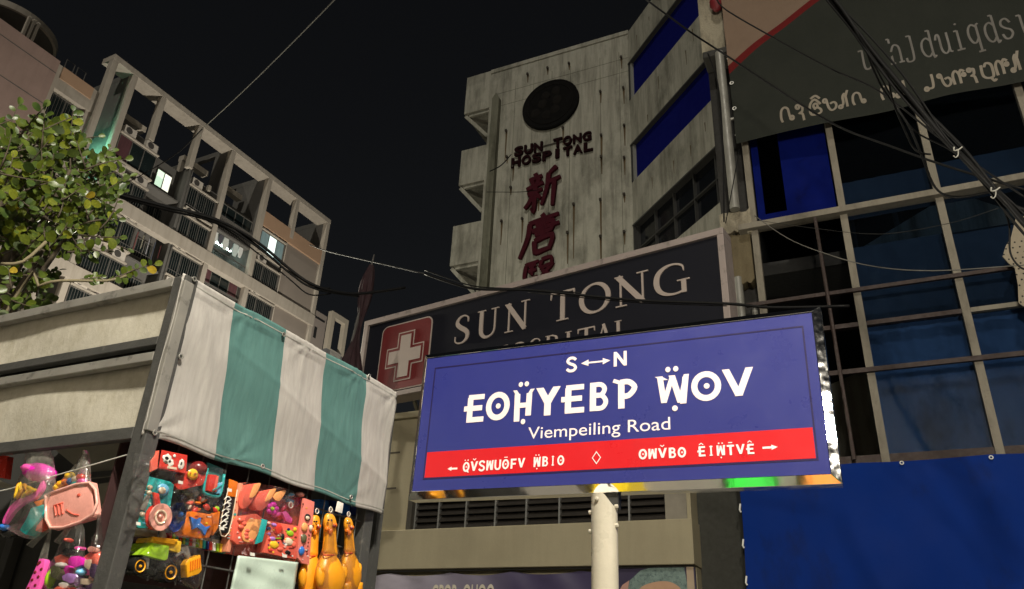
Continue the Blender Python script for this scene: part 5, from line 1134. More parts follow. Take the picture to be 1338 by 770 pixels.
tpoly(FT, ((343, 678), (350, 680), (343, 708), (335, 711)), -.045, -.037, 'stripe', C_TEAL, t_, .001)
for k in range(4): tblob(FT, 351, 684+k*7, 2.5, 2.8, -.045, .006, 'fruit', [C_PINK, C_NAVY, C_LILAC, C_RED][k], t_)
bag(FT, ((314, 630), (350, 634), (394, 652), (388, 738), (340, 728), (296, 722), (304, 680)), -.09, -.04, t_, puff=.004)
# -- box of toy fruit
t_ = toy('fruit_box', 'coral carton printed with toy fruit at the lower right of the playset', 'toy box', 365, 733)
tpoly(FT, ((353, 681), (391, 688), (387, 731), (345, 722)), -.075, -.042, 'carton', C_CORAL, t_, .001)
for k, (x, y, rx, ry, m_) in enumerate(((363, 692, 6, 8, C_RED), (379, 697, 5, 4, C_LIME), (358, 712, 6, 5, C_YEL), (377, 708, 6, 5, C_CREAM), (369, 702, 2.6, 5, C_BLACK), (356, 704, 4, 3, C_LILAC), (376, 722, 4, 3, C_BLACK), (384, 712, 3, 4, C_CORAL), (353, 719, 3, 2.5, C_RED), (366, 718, 4, 3, C_CORAL), (358, 686, 4, 2.5, C_LILAC), (385, 692, 3, 3, C_YEL))): tblob(FT, x, y, rx, ry, -.042, .004, 'fruit', m_, t_, .1, 0, k)
# -- narrow pink card
t_ = toy('pink_card', 'narrow pink toy card hanging at the right end of the rack', 'toy pack', 398, 739)
tpoly(FT, ((398, 651), (411, 656), (407, 700), (404, 738), (395, 736), (389, 729), (392, 690)), -.05, -.04, 'card', plas('salmon_card', (.72, .2, .16), .4), t_, .0006)
tblob(FT, 402, 676, 4, 4.5, -.038, .004, 'figure_head', C_BLACK, t_); tblob(FT, 402, 677, 2.5, 2.6, -.035, .003, 'figure_face', C_CREAM, t_)
for k, (x, y, rx, ry, m_) in enumerate(((398, 689, 4, 6, plas('orange_lining', (.8, .35, .13))), (397, 704, 3.6, 6, C_OLIVE), (394, 720, 3.6, 6, C_BLUE), (406, 690, 2, 4, C_CREAM))): tblob(FT, x, y, rx, ry, -.038, .006, 'piece', m_, t_, .1, 0, k)
for k in range(5): tblob(FT, 403.6-k*.6, 704+k*5, .9, 1.2, -.0395, .0012, 'print_mark', C_DKRED, t_)
# -- rubber chickens
chick = M('rubber_chicken_yellow', (.82, .33, .012), .4, var=.2, scale=14, dirt=((.72, .2, .01), .58, 9, (1, 1, 1)))
def chicken(cx, top, bot, w, bw, label, has_bag=True, lean=0.0):
    t_ = toy('rubber_chicken', label, 'rubber toy', cx, bot, w=w, group='rubber chickens hanging on the stall')
    H = bot-top; body = []
    prof = [(0, .22), (.03, .36), (.1, .46), (.16, .42), (.24, .43), (.36, .48), (.42, .52), (.45, .47), (.5, .66), (.58, .88), (.66, 1.0), (.76, .96), (.86, .74), (.93, .45)]
    fp_ = smooth_pts([(a, b) for a, b in prof], 3); mb = MB(); rings = []; n = 16
    k1 = (FT.P(cx+1, top, w)-FT.P(cx, top, w)).length
    for a, b in fp_:
        c = FT.P(cx+lean*(a-.5)*H, top+a*H, w); r = b*bw*k1*.92
        rings.append(mb.add([c+FT.R*(r*math.cos(2*math.pi*j/n))+FT.W*(r*.62*math.sin(2*math.pi*j/n)) for j in range(n)]))
    for p, q in zip(rings, rings[1:]):
        for j in range(n): mb.f.append((p+j, p+(j+1) % n, q+(j+1) % n, q+j))
    mb.f += [tuple(rings[0]+j for j in range(n)), tuple(rings[-1]+j for j in range(n))]
    mb.build('body', chick, t_, smooth='all')
    X = lambda f_, g: (cx+lean*(f_-.5)*H+g*bw, top+f_*H)
    for s_ in (-1, 1):
        MB().tube(smooth_pts([tuple(FT.P(*X(.82, s_*.6), w)), tuple(FT.P(*X(1.0, s_*.5), w)), tuple(FT.P(*X(1.3, s_*.36), w))], 3), [.022]*3+[.016]*3+[.008], 10).build('leg', chick, t_, smooth='all')
    for s_ in (-1, 1): tblob(FT, *X(.68, s_*.72), bw*.26, H*.12, w+.014, .014, 'wing', chick, t_, .05, s_*-14)
    tblob(FT, *X(.12, .3), bw*.2, H*.035, w+.012, .01, 'beak', C_ORANGE, t_); tblob(FT, *X(.13, .32), bw*.1, H*.018, w+.02, .006, 'mouth', C_DKRED, t_)
    for s_ in (-.1, .12): tblob(FT, *X(.065, s_), bw*.055, H*.011, w+.016, .004, 'eye', C_BLACK, t_)
    tblob(FT, *X(.19, .05), bw*.12, H*.04, w+.014, .008, 'wattle', C_ORANGE, t_); tblob(FT, *X(.16, -.22), bw*.1, H*.03, w+.01, .008, 'comb', C_ORANGE, t_)
    MB().torus(Fr(FT.P(*X(.45, 0), w), 28.2), .48*bw*k1, .002, 18, 5).build('neck_ring', C_ORANGE, t_)
    o_ = MB(); q = [FT.P(*X(.447, .49*math.cos(rad(g))), w+.62*.49*bw*k1*math.sin(rad(g))+.001) for g in range(0, 181, 15)]
    o_.tube(q, .0022, 5).build('neck_cord', C_RED, t_)
    MB().torus(FT.at(*FT.px(*X(-.05, .06), w), w), .008, .0016, 14, 5).build('hanging_loop', C_WHITE, t_)
    if has_bag: bag(FT, [X(-.04, -.14), X(-.05, .3), X(.3, .5), X(.62, 1.05), X(1.15, .75), X(1.15, -.75), X(.62, -1.08), X(.3, -.4)], w-.02, w+.02, t_, puff=.012)
    return t_
chicken(431, 672, 792, -.03, 17.5, 'middle rubber chicken, the nearest and largest, in a clear bag with a white hang tag')
chicken(457, 677, 780, -.055, 12.5, 'right rubber chicken beside the grey end post of the stall', lean=.04)
chicken(407, 674, 792, -.07, 13.5, 'left rubber chicken half behind the narrow pink card', lean=-.1, has_bag=False)
tg = [o for o in COL.objects if o.name == 'rubber_chicken'][0]
tpoly(FT, ((442, 655), (449, 658), (447, 671), (439, 668)), -.03, -.026, 'hang_tag', C_WHITE, tg, .0005)
# -- dark blue packs above the chickens
t_ = toy('blue_packs', 'row of dark blue glossy packs on the rail above the rubber chickens', 'toy pack', 440, 672, w=-.16)
for k, x in enumerate((419, 432, 447, 459)): tpoly(FT, ((x, 652+k), (x+11, 655+k), (x+10, 672+k), (x-1, 669+k)), -.2, -.15, 'pack', C_NAVY if k % 2 else C_BLUE, t_, .003)
# -- dump truck in a clear bag
t_ = toy('toy_dump_truck', 'lime and orange toy dump truck in a clear bag under the teal tray', 'toy truck', 215, 758, w=-.06)
tpoly(FT, ((186, 722), (222, 724), (238, 718), (246, 726), (244, 752), (222, 756), (200, 752), (177, 742), (178, 730)), -.12, -.06, 'chassis', C_BLACK, t_, .003)
tpoly(FT, ((199, 709), (222, 713), (220, 731), (216, 733), (184, 725)), -.12, -.045, 'cab', C_LIME, t_, .005)
tpoly(FT, ((200, 702), (238, 707), (236, 724), (221, 719), (197, 709)), -.11, -.05, 'skip', C_YEL, t_, .004); tpoly(FT, ((201, 701), (234, 705), (228, 712), (204, 708)), -.06, -.043, 'skip_ridge', C_AMBER, t_, .003)
tpoly(FT, ((189, 728), (196, 730), (194, 744), (188, 743)), -.06, -.054, 'door', C_GREY, t_, .001)
for x, y, r in ((181, 740, 8), (221, 748, 9)):
    wf = FT.at(*FT.px(x, y, -.045), -.045); k1 = (FT.P(x+1, y, -.045)-FT.P(x, y, -.045)).length*r*1.18
    wh = MB().lathe(wf, [(-.03, k1), (.0, k1), (.006, k1*.92), (.006, k1*.7)], n=22).build('tyre', C_BLACK, t_, smooth=True)
    MB().lathe(wf, [(.005, k1*.72), (.009, k1*.68), (.004, k1*.5), (.004, k1*.2), (.01, k1*.12)], n=20).build('rim', C_AMBER, wh, smooth=True)
MB().lathe(FT.at(*FT.px(240, 746, -.09), -.09), [(-.03, .022), (.0, .022), (.004, .016)], n=18).build('tyre', C_BLACK, t_, smooth=True)
tpoly(FT, ((248, 731), (262, 725), (264, 745), (260, 750), (245, 755), (244, 738)), -.06, -.035, 'bucket', C_AMBER, t_, .002)
for k in range(5): tpoly(FT, ((249+k*3, 734-k*1.2), (250.4+k*3, 733.5-k*1.2), (250+k*3, 746-k*1.2), (248.6+k*3, 747-k*1.2)), -.036, -.033, 'bucket_rib', C_ORANGE, t_, 0)
tline(FT, ((230, 727), (240, 722), (248, 736)), -.05, .004, 'arm', C_GREY, t_); tpoly(FT, ((236, 716), (246, 713), (250, 728), (240, 730)), -.1, -.06, 'engine', C_GREY, t_, .002)
bag(FT, ((194, 701), (240, 706), (266, 716), (262, 764), (244, 768), (220, 758), (196, 758), (178, 752), (173, 738), (182, 718)), -.1, -.035, t_, puff=.006)
# -- pale green sheet pack
t_ = toy('pale_green_pack', 'pale green plastic pack hanging under the coral playset', 'toy pack', 345, 790, w=-.04)
MB().grid(lambda a, b: FT.P(312+78*a-14*b+4*a*b, 726+9*a+66*b, -.045+.002*math.sin(a*9+b*5)+.0012*math.sin(b*17-a*6)), 24, 20).build('pack', M('pale_green_film', (.5, .62, .54), .3, var=.08, scale=18), t_, smooth='all', solid=.006)
# small sparkly goods low in the dark
t_ = toy('small_goods', 'scatter of tiny glinting goods low in the dark stall', 'goods', 250, 775, w=-.35); rg = random.Random(3)
for k in range(46): tblob(FT, rg.uniform(180, 320), rg.uniform(752, 790), rg.uniform(.8, 2.6), rg.uniform(.8, 2), -.4+rg.uniform(-.03, .06), .006, 'trinket', [C_WHITE, C_OLIVE, C_BLACK, C_GREY, C_YEL][k % 5], t_, .2, 0, k)

# ------------------------------------------------ left side: bags under the lower rail (plane of the left frame)
W_ = -.03
# net bag with a magenta hat
t_ = toy('net_bag', 'net bag with a magenta hat, orange flower and teal scoop at the left end', 'toy bag', 37, 700, L, W_)
tblob(L, 52, 618, 21, 11, W_, .03, 'hat', C_MAG, t_, .04, -10); tblob(L, 40, 613, 11, 6, W_+.012, .02, 'hat_band', C_HOT, t_, .1, -10)
for k in range(9): tblob(L, 32+7*math.cos(k*.7)*1.4, 641+4*math.sin(k*.7), 6, 2.4, W_+.018, .006, 'petal', C_AMBER if k % 2 else C_YEL, t_, .1, k*20)
tpoly(L, ((57, 628), (54, 640), (44, 652), (30, 658), (18, 668), (6, 684), (3, 680), (14, 660), (28, 650), (46, 642), (53, 630)), W_, W_+.012, 'paddle', C_HOT, t_, .002, True)
tpoly(L, ((40, 664), (56, 659), (58, 670), (49, 681), (33, 699), (25, 693), (34, 678)), W_-.01, W_+.02, 'scoop', C_TEAL, t_, .003)
tpoly(L, ((44, 656), (57, 652), (59, 662), (50, 664)), W_-.01, W_+.01, 'handle', C_ORANGE, t_, .001); tpoly(L, ((57, 676), (53, 690), (46, 694), (50, 680)), W_-.01, W_+.012, 'piece', C_CORAL, t_, .001)
tblob(L, 6, 689, 5, 4, W_, .015, 'ball', C_BLUE, t_); tblob(L, 13, 697, 9, 6, W_-.02, .02, 'dark_piece', C_BLACK, t_, .2)
bag(L, ((33, 590), (66, 590), (72, 618), (72, 640), (62, 670), (52, 700), (34, 704), (14, 694), (4, 686), (14, 655), (22, 630), (30, 612)), W_-.02, W_+.03, t_, MESHF, .012, 'net')
# pink plate set
t_ = toy('pink_plate_set', 'pale pink toy plate pressed with fork shapes, hung in a bag of small toy fruit', 'toy set', 92, 693, L, W_)
tpoly(L, ((58, 645), (118, 629), (124, 671), (121, 676), (67, 692), (62, 689)), W_-.01, W_+.014, 'plate', C_PINK, t_, .004)
tline(L, ((60, 647), (117, 631), (122, 671), (66, 690), (60, 647)), W_+.015, .004, 'plate_rim', plas('light_pink_plastic', (.85, .45, .38)), t_)
for k in range(3): tline(L, ((71+k*4.5, 660-k*1), (72+k*4.5, 667-k*1), (73+k*4.5, 674-k*1)), W_+.0155, .0022, 'fork_relief', C_CORAL, t_)
tline(L, ((70, 661), (82, 657)), W_+.0155, .0022, 'fork_relief', C_CORAL, t_); tline(L, ((86, 666), (95, 672), (103, 673)), W_+.0155, .0015, 'relief_line', C_CORAL, t_); tblob(L, 103, 647, 2.4, 2.2, W_+.0145, .002, 'stud', C_CORAL, t_)
for k, (x, y, m_) in enumerate(((80, 633, C_AMBER), (87, 630, C_ORANGE), (94, 629, C_BLUE), (100, 627, C_CREAM), (106, 624, C_RED), (91, 622, C_YEL), (99, 634, C_TEAL), (76, 637, C_YEL), (107, 630, C_HOT))): tblob(L, x, y, 5, 4.5, W_, .012, 'fruit', m_, t_, .2, 0, k)
bag(L, ((108, 588), (117, 592), (119, 630), (118, 642), (72, 654), (66, 648), (74, 634), (100, 604)), W_-.02, W_+.016, t_, MESHF, .004)
for a in (((62, 690), (50, 700), (38, 712)), ((88, 690), (80, 700), (74, 708))): tpoly(L, ((a[0][0]-3, a[0][1]), (a[0][0]+4, a[0][1]+1), (a[2][0]+4, a[2][1]+4), (a[2][0]-4, a[2][1])), W_-.012, W_-.010, 'bag_tail', MESHF, t_, 0)
# spotted paddle
t_ = toy('spotted_paddle', 'pink spotted toy paddle in a narrow clear bag at the bottom left', 'toy', 48, 775, L, W_)
tpoly(L, ((51, 730), (58, 732), (55, 750), (46, 780), (30, 800), (24, 790), (38, 760)), W_-.008, W_+.01, 'paddle', C_HOT, t_, .003, True)
for k, (x, y) in enumerate(((50, 737), (54, 744), (46, 748), (50, 754), (42, 758), (46, 765), (37, 769), (41, 776), (52, 735), (34, 780))): tblob(L, x, y, 1.8, 2, W_+.010, .002, 'spot', C_DKRED, t_)
tpoly(L, ((64, 691), (66, 692), (60, 732), (50, 732)), W_-.002, W_+.002, 'bag_neck', MESHF, t_, 0)
# bag of pink and purple toys
def mixed(label, xs, items, outline, seed):
    t_ = toy('toy_bag', label, 'toy bag', xs[0], xs[1], L, W_, 'clear bags of mixed toys on the left side of the stall')
    rq = random.Random(seed)
    for k, (x, y, rx, ry, m_, ro) in enumerate(items):
        if k % 5 != 1:
            n_ = rq.choice((4, 5, 6, 7)); a0 = rq.uniform(0, 6); pts = [(x+1.15*rx*math.cos(a0+6.283*i/n_)*rq.uniform(.75, 1.15), y+1.1*ry*math.sin(a0+6.283*i/n_)*rq.uniform(.75, 1.15)) for i in range(n_)]
            tpoly(L, pts, W_-.012+(k % 3)*.006, W_+.006+(k % 3)*.007, 'piece', m_, t_, .002); continue
        tblob(L, x, y, rx, ry, W_+(k % 3)*.008, .014, 'piece', m_, t_, .12, ro, k+seed)
    bag(L, outline, W_-.02, W_+.03, t_, FILM, .006); return t_
a = mixed('clear bag of magenta, lilac and salmon toys below the pink plate', (86, 785),
      ((78, 731, 9, 6, C_CORAL, -10), (80, 739, 6, 4, C_WHITE, 0), (97, 733, 9, 8, C_MAG, 20), (86, 746, 4, 8, C_MAG, -30), (92, 755, 11, 7, C_LILAC, 15), (72, 748, 6, 12, C_OLIVE, 0), (66, 756, 4, 12, C_LIME, 5), (82, 764, 6, 4, C_WHITE, -20), (76, 772, 9, 5, C_CORAL, 0), (94, 772, 8, 4, C_RED, 0), (103, 744, 4, 7, C_SKY, 0), (90, 706, 2.5, 2.5, C_CORAL, 0), (101, 716, 5, 2.5, C_HOT, -30), (86, 720, 6, 4, C_BLACK, 0), (64, 775, 5, 8, C_OLIVE, 0), (99, 762, 4, 5, C_LILAC, 0)),
      ((86, 690), (108, 683), (111, 720), (108, 750), (106, 800), (60, 800), (62, 745), (72, 725), (80, 705)), 3)
mixed('clear bag of salmon, cream and dark toys knotted beside the grey corner post', (122, 785),
      ((118, 729, 8, 7, C_CORAL, 20), (129, 732, 6, 11, C_CORAL, -10), (115, 737, 5, 8, C_CREAM, 0), (114, 748, 5, 4, C_HOT, 0), (111, 760, 10, 6, C_CREAM, 5), (122, 745, 6, 10, plas('plum_plastic', (.06, .03, .08)), 0), (123, 755, 3.5, 8, C_PINK, 0), (130, 750, 3, 8, C_CORAL, 0), (118, 770, 7, 8, plas('plum_plastic', (.06, .03, .08)), 0), (105, 772, 6, 5, C_LILAC, 0), (118, 718, 5, 4, C_PINK, 0), (106, 748, 4, 4, C_SKY, 0)),
      ((127, 672), (131, 672), (133, 688), (136, 722), (134, 740), (128, 770), (126, 800), (99, 800), (104, 750), (112, 728), (120, 702), (130, 690)), 9)
# extras at the far left edge
t_ = toy('red_flag_pack', 'red toy pack at the far left edge under the lower rail', 'toy pack', 3, 600, L, -.1); tpoly(L, ((-12, 592), (10, 596), (6, 625), (-14, 622)), -.12, -.10, 'pack', C_RED, t_, .001)

# crinkled clear wrap over the left half of the goods and price stickers
wr = toy('crinkled_wrap', 'crinkled clear plastic wrap over the left half of the hanging goods', 'plastic wrap', 240, 715)
rq = random.Random(12)
def wfn(a, b): return FT.P(176+120*a-10*b, 592+22*a+98*b, -.018+.004*math.sin(a*31+b*9)+.004*math.sin(b*27-a*13)+.003*math.sin(a*57+b*41))
MB().grid(wfn, 50, 40).build('wrap', FILM, wr, smooth='all')
for k, (x, y) in enumerate(((236, 630), (290, 690), (330, 724), (372, 726), (300, 640), (181, 684))):
    st = toy('price_sticker', ('white price sticker beside the red carton', 'white price sticker on the black strip pack', 'white price sticker at the foot of the coral playset', 'white price sticker on the fruit carton', 'white price sticker at the top of the black strip pack', 'white price sticker on the teal cooking tray')[k], 'sticker', x, y)
    tpoly(FT, ((x-3, y-2), (x+3, y-1), (x+3, y+3), (x-3, y+2)), -.02, -.0195, 'paper', C_WHITE, st, 0)
rq = random.Random(31)
fl2 = toy('small_packets', 'dense fill of small dark red and pink packets behind the hanging goods', 'toy packets', 300, 700)
for k in range(46):
    x, y = rq.uniform(240, 404), 0; y = 618+(x-240)*.22+rq.uniform(0, 62); w, h = rq.uniform(5, 10), rq.uniform(7, 13); s_ = rq.uniform(-2, 2)
    tpoly(FT, ((x, y), (x+w, y+1.5), (x+w-s_, y+h), (x-s_, y+h-1.5)), -.108-.0004*k, -.094+rq.uniform(0, .004)-.0002*k, 'packet', [C_DKRED, plas('ruby_plastic', (.45, .01, .05)), C_PEACH, C_BLACK, C_HOT, C_NAVY, C_CORAL, C_OLIVE][k % 8], fl2, .0015)

def prints(label, cat, x, y, quad, n, cols, w, seed, size=(1.2, 3.4), par=None):
    """small flat printed shapes scattered over a card face, on the part's own thing"""
    rq = random.Random(seed); (ax, ay), (bx, by), (cx_, cy_), (dx, dy) = quad
    for k in range(n):
        a, b = rq.random(), rq.random(); px_ = (ax*(1-a)+bx*a)*(1-b)+(dx*(1-a)+cx_*a)*b; py_ = (ay*(1-a)+by*a)*(1-b)+(dy*(1-a)+cy_*a)*b
        r_ = rq.uniform(*size); n_ = rq.choice((3, 4, 5)); a0 = rq.uniform(0, 6)
        if k % 3 == 0: pts = [(px_-r_, py_-.6), (px_+r_, py_-.2), (px_+r_, py_+.7), (px_-r_, py_+.3)]
        else: pts = [(px_+r_*.6*math.cos(a0+6.283*i/n_), py_+r_*.6*math.sin(a0+6.283*i/n_)) for i in range(n_)]
        tpoly(FT, pts, w, w+.0008+.00003*k, 'printed_mark', cols[k % len(cols)], par, 0)
TH_ = {o['label']: o for o in COL.objects if o.get('label')}
prints('', '', 0, 0, ((304, 640), (312, 642), (302, 715), (298, 714)), 16, [C_WHITE, C_YEL, C_RED, C_TEAL], -.0545, 1, par=TH_['large coral toy playset in a clear pack with capes, a flower and a case'])
prints('', '', 0, 0, ((312, 678), (336, 676), (330, 710), (308, 708)), 22, [C_YEL, C_WHITE, C_RED, C_DKRED, C_PINK], -.0445, 2, par=TH_['large coral toy playset in a clear pack with capes, a flower and a case'])
prints('', '', 0, 0, ((356, 684), (388, 690), (384, 728), (349, 720)), 30, [C_DKRED, C_WHITE, C_YEL, C_LIME, C_NAVY, C_PINK], -.0412, 3, par=TH_['coral carton printed with toy fruit at the lower right of the playset'])
prints('', '', 0, 0, ((253, 671), (275, 675), (272, 700), (243, 697)), 14, [C_RED, C_YEL, C_DKRED, C_WHITE], -.0444, 4, par=TH_['orange toy box with a blue fish shape on the front'])
prints('', '', 0, 0, ((190, 626), (222, 633), (214, 686), (181, 684)), 20, [C_WHITE, C_NAVY, C_SKY, C_CREAM], -.0365, 5, (.8, 2.2), par=TH_['teal toy cooking tray with a pink pan at the left end of the goods'])
prints('', '', 0, 0, ((395, 655), (409, 659), (402, 735), (391, 730)), 18, [C_DKRED, C_WHITE, C_YEL, C_BLACK], -.0392, 6, (.7, 2), par=TH_['narrow pink toy card hanging at the right end of the rack'])
# ================================================================== TREE AT THE LEFT
rg = random.Random(21)
tree = thing('leafy_tree', 'leafy green tree with round leaves behind the left side of the stall', 'tree', tuple(Vector((atd(-70, 420, 5).x, atd(-70, 420, 5).y, 0))))
bark = M('grey_brown_bark', (.07, .055, .035), .85, var=.4, scale=14, sc=(1, 1, .3), bmp=.6, bscale=40)
tb_ = Vector((WL[tree].x, WL[tree].y, 0))
crown_c = atd(10, 300, 5.0)
tk = MB().tube([tb_, tb_+Vector((.05, .02, 1.4)), tb_+Vector((.02, .1, 2.6)), tb_+Vector((.18, .05, 3.4)), tb_+Vector((.2, .1, 4.4))], [.11, .09, .075, .055, .02], 10).build('trunk', bark, tree, smooth='all')
# leaf shapes: obovate, folded along the midrib, cheap
def leaf_mesh(name, mat, fold, curl):
    out = [(0, .0), (.13, .10), (.27, .34), (.31, .62), (.22, .88), (0, 1.0)]; v = []; f = []
    for x, y in out: v.append((0, y, -curl*y*y)); v.append((x*1.15, y, fold*x-curl*y*y)); v.append((-x*1.15, y, fold*x-curl*y*y))
    for k in range(5):
        a, b = 3*k, 3*k+3
        f += [(a, a+1, b+1, b), (a, b, b+2, a+2)]
    me = bpy.data.meshes.new(name); me.from_pydata(v, [], f); me.materials.append(mat)
    for p in me.polygons: p.use_smooth = True
    return me
def leaf_mat(name, c1, c2):
    m, t, b, out = new_mat(name); oi = t.nodes.new('ShaderNodeObjectInfo'); c = mix(t, oi.outputs['Random'], c1, c2); c = mix(t, ramp(t, noise(t, 3.5, 4), [(.3, .75), (.7, 0.0)]), c, tuple(x*.55 for x in c1))
    t.links.new(c, b.inputs['Base Color']); b.inputs['Roughness'].default_value = .5; b.inputs['Specular IOR Level'].default_value = .1
    tl = N(t, 'ShaderNodeBsdfTranslucent'); t.links.new(c, tl.inputs[0]); ms = t.nodes.new('ShaderNodeMixShader'); ms.inputs[0].default_value = .32; t.links.new(b.outputs[0], ms.inputs[1]); t.links.new(tl.outputs[0], ms.inputs[2]); t.links.new(ms.outputs[0], out.inputs[0]); return m
g1 = leaf_mat('mid_green_leaf', (.085, .12, .013), (.165, .2, .024)); g2 = leaf_mat('lit_yellow_green_leaf', (.2, .24, .024), (.32, .34, .035)); g3 = leaf_mat('shaded_dark_green_leaf', (.03, .052, .011), (.065, .09, .016)); g4 = leaf_mat('yellow_leaf', (.5, .38, .04), (.6, .42, .05))  # yellow-green also serves as the lamplit tone, dark green as the shaded one
LM = [leaf_mesh('leaf', m_, fo, cu) for m_ in (g1, g2, g3) for fo, cu in ((.25, .1), (.12, .3), (.5, .05))]; LY = leaf_mesh('leaf', g4, .2, .15)
leaves = []; twigs = MB()
def spray(base, tip, n, size, mats=None, bias=None):
    """a twig with leaves set in two rows"""
    base, tip = Vector(base), Vector(tip); sag = Vector((rg.uniform(-.03, .03), rg.uniform(-.03, .03), rg.uniform(-.02, .04)))*(tip-base).length*2
    pts = [base+(tip-base)*t+sag*math.sin(t*3.14) for t in (0, .25, .5, .75, 1)]; twigs.tube(pts, [.006, .005, .004, .003, .0015], 5)
    d0 = (tip-base).normalized()
    for k in range(n):
        t = .18+.82*(k+.5)/n; p = base+(tip-base)*t+sag*math.sin(t*3.14); s_ = 1 if k % 2 else -1
        face = (EYE-p).normalized()+Vector((rg.uniform(-.9, .9), rg.uniform(-.6, .6), rg.uniform(-.2, 1.0)))
        if bias: face = face*.3+bias
        side = d0.cross(face).normalized()*s_
        y = (side*.9+d0*rg.uniform(.1, .6)+Vector((0, 0, rg.uniform(-.25, .1)))).normalized()
        if k == n-1: y = d0
        z = (face-y*face.dot(y)).normalized(); x = y.cross(z); sz = size*rg.uniform(.6, 1.35)*(1-.25*t)
        leaves.append((p, x, y, z, sz, rg.choice(mats) if mats else None))
def P5(x, y, d): return atd(x, y, d)
# the upright spray in front of the lit fin
spray(P5(92, 222, 4.6), P5(96, 143, 4.6), 13, .072, [0, 1, 3, 4], bias=(EYE-P5(92, 180, 4.6)).normalized()*1.2)
spray(P5(98, 214, 4.7), P5(104, 150, 4.7), 9, .055, [6, 0], None)
spray(P5(110, 222, 4.6), P5(166, 208, 4.6), 8, .062, [0, 1, 3]); spray(P5(120, 232, 4.7), P5(148, 212, 4.7), 6, .06)
spray(P5(112, 262, 4.6), P5(150, 252, 4.6), 7, .065, [0, 1, 3]); spray(P5(100, 240, 4.6), P5(140, 268, 4.6), 8, .062)
spray(P5(110, 292, 4.6), P5(158, 288, 4.6), 7, .06, [0, 3, 1]); spray(P5(104, 300, 4.7), P5(118, 334, 4.7), 6, .058)
spray(P5(150, 366, 4.3), P5(204, 346, 4.3), 10, .06, [0, 1, 2]); spray(P5(140, 368, 4.3), P5(168, 358, 4.3), 5, .05); spray(P5(105, 366, 4.3), P5(134, 362, 4.3), 8, .045, [0, 3])
spray(P5(30, 360, 4.4), P5(58, 366, 4.4), 4, .07, [0, 3]); spray(P5(20, 196, 4.7), P5(44, 172, 4.7), 8, .06); spray(P5(60, 214, 4.6), P5(66, 172, 4.6), 8, .06)
def inside(x, y):
    poly = ((-90, 150), (0, 168), (44, 170), (60, 186), (84, 186), (112, 214), (132, 226), (142, 246), (130, 268), (140, 292), (122, 316), (100, 330), (66, 338), (58, 356), (70, 372), (54, 388), (48, 400), (0, 412), (-90, 430)); c = False; n = len(poly)
    for i in range(n):
        (x1, y1), (x2, y2) = poly[i], poly[(i+1) % n]
        if (y1 > y) != (y2 > y) and x < (x2-x1)*(y-y1)/(y2-y1)+x1: c = not c
    return c
cnt = 0
while cnt < 290:
    x, y = rg.uniform(-90, 150), rg.uniform(150, 430)
    if not inside(x, y): continue
    if x < -10 and rg.random() < .45: continue
    if y > 335 and rg.random() < .4: continue
    cnt += 1; d = rg.uniform(4.3, 5.7); b = P5(x, y, d); ang = rg.uniform(-.9, 2.4); L_ = rg.uniform(.1, .3)
    up = Vector((math.cos(ang)*.8, rg.uniform(-.5, .5), math.sin(ang)*.8+.2)).normalized()
    m_ = [0, 1, 2, 3, 4, 5] if (y > 235 and y < 330 and d < 4.9 and rg.random() < .75) else ([0, 1, 2, 6, 7] if d < 5.1 else [6, 7, 8, 0])  # lamplit tones picked for the middle front, shade tones further back
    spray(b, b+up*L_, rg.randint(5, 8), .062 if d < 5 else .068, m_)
# boughs from the trunk
bo = MB(); fork = tb_+Vector((.02, .1, 2.6))
for x, y, d, r in ((92, 222, 4.6, .012), (100, 292, 4.6, .012), (60, 214, 4.7, .012), (20, 196, 4.8, .012), (60, 320, 4.5, .016), (-40, 180, 5.1, .014), (30, 260, 5.3, .015), (110, 262, 4.7, .01)):
    q = P5(x, y, d); bo.tube(smooth_pts([tuple(fork), tuple(fork.lerp(q, .35)+Vector((0, .05, .12))), tuple(fork.lerp(q, .7)+Vector((.02, 0, .05))), tuple(q)], 3), [.04, .035, .03, .026, .022, .018, .016, .014, .012, r*.7], 7)
bo.build('bough', bark, tree, smooth='all')
lb = MB().tube(smooth_pts([tuple(tb_+Vector((.02, .03, 1.7))), tuple(P5(20, 388, 4.4)), tuple(P5(50, 374, 4.35)), tuple(P5(78, 367, 4.3)), tuple(P5(140, 367, 4.3)), tuple(P5(165, 360, 4.3))], 3), .008, 6)
lb.tube(smooth_pts([tuple(P5(2, 345, 4.3)), tuple(P5(30, 342, 4.25)), tuple(P5(60, 316, 4.25))], 3), .009, 6); lb.build('low_branch', M('pale_twig', (.2, .17, .1), .8), tree, smooth='all')
twigs.build('twig', bark, tree, kind='stuff', smooth='all')
# the 300 that show largest are objects of their own, the rest one mesh
def vis(l):
    p = l[0]; v = p-EYE; f = v.dot(FWD); x = 669+FOC*v.dot(RIGHT)/f; y = 385-FOC*v.dot(UP)/f
    return (l[4]*abs(l[3].dot(v.normalized()))/v.length**1.6) if (-5 < x < 230 and y < 405) else 0
leaves.sort(key=vis, reverse=True)
rest = MB(); 
for k, (p, x, y, z, s_, mi) in enumerate(leaves):
    if k < 300:
        me = LY if k % 53 == 20 else LM[mi if mi is not None else rg.randrange(9)]
        mt = Matrix(((x.x*s_, y.x*s_, z.x*s_, p.x), (x.y*s_, y.y*s_, z.y*s_, p.y), (x.z*s_, y.z*s_, z.z*s_, p.z), (0, 0, 0, 1)))
        put('leaf', me, tree, mt)
    else:
        i = rest.add([p+(x*a+y*b+z*c)*s_ for a, b, c in [tuple(v.co) for v in LM[k % 3].vertices]])
        rest.f += [tuple(i+q for q in pl.vertices) for pl in LM[k % 3].polygons]
m, t, b_, out = new_mat('foliage_leaf')
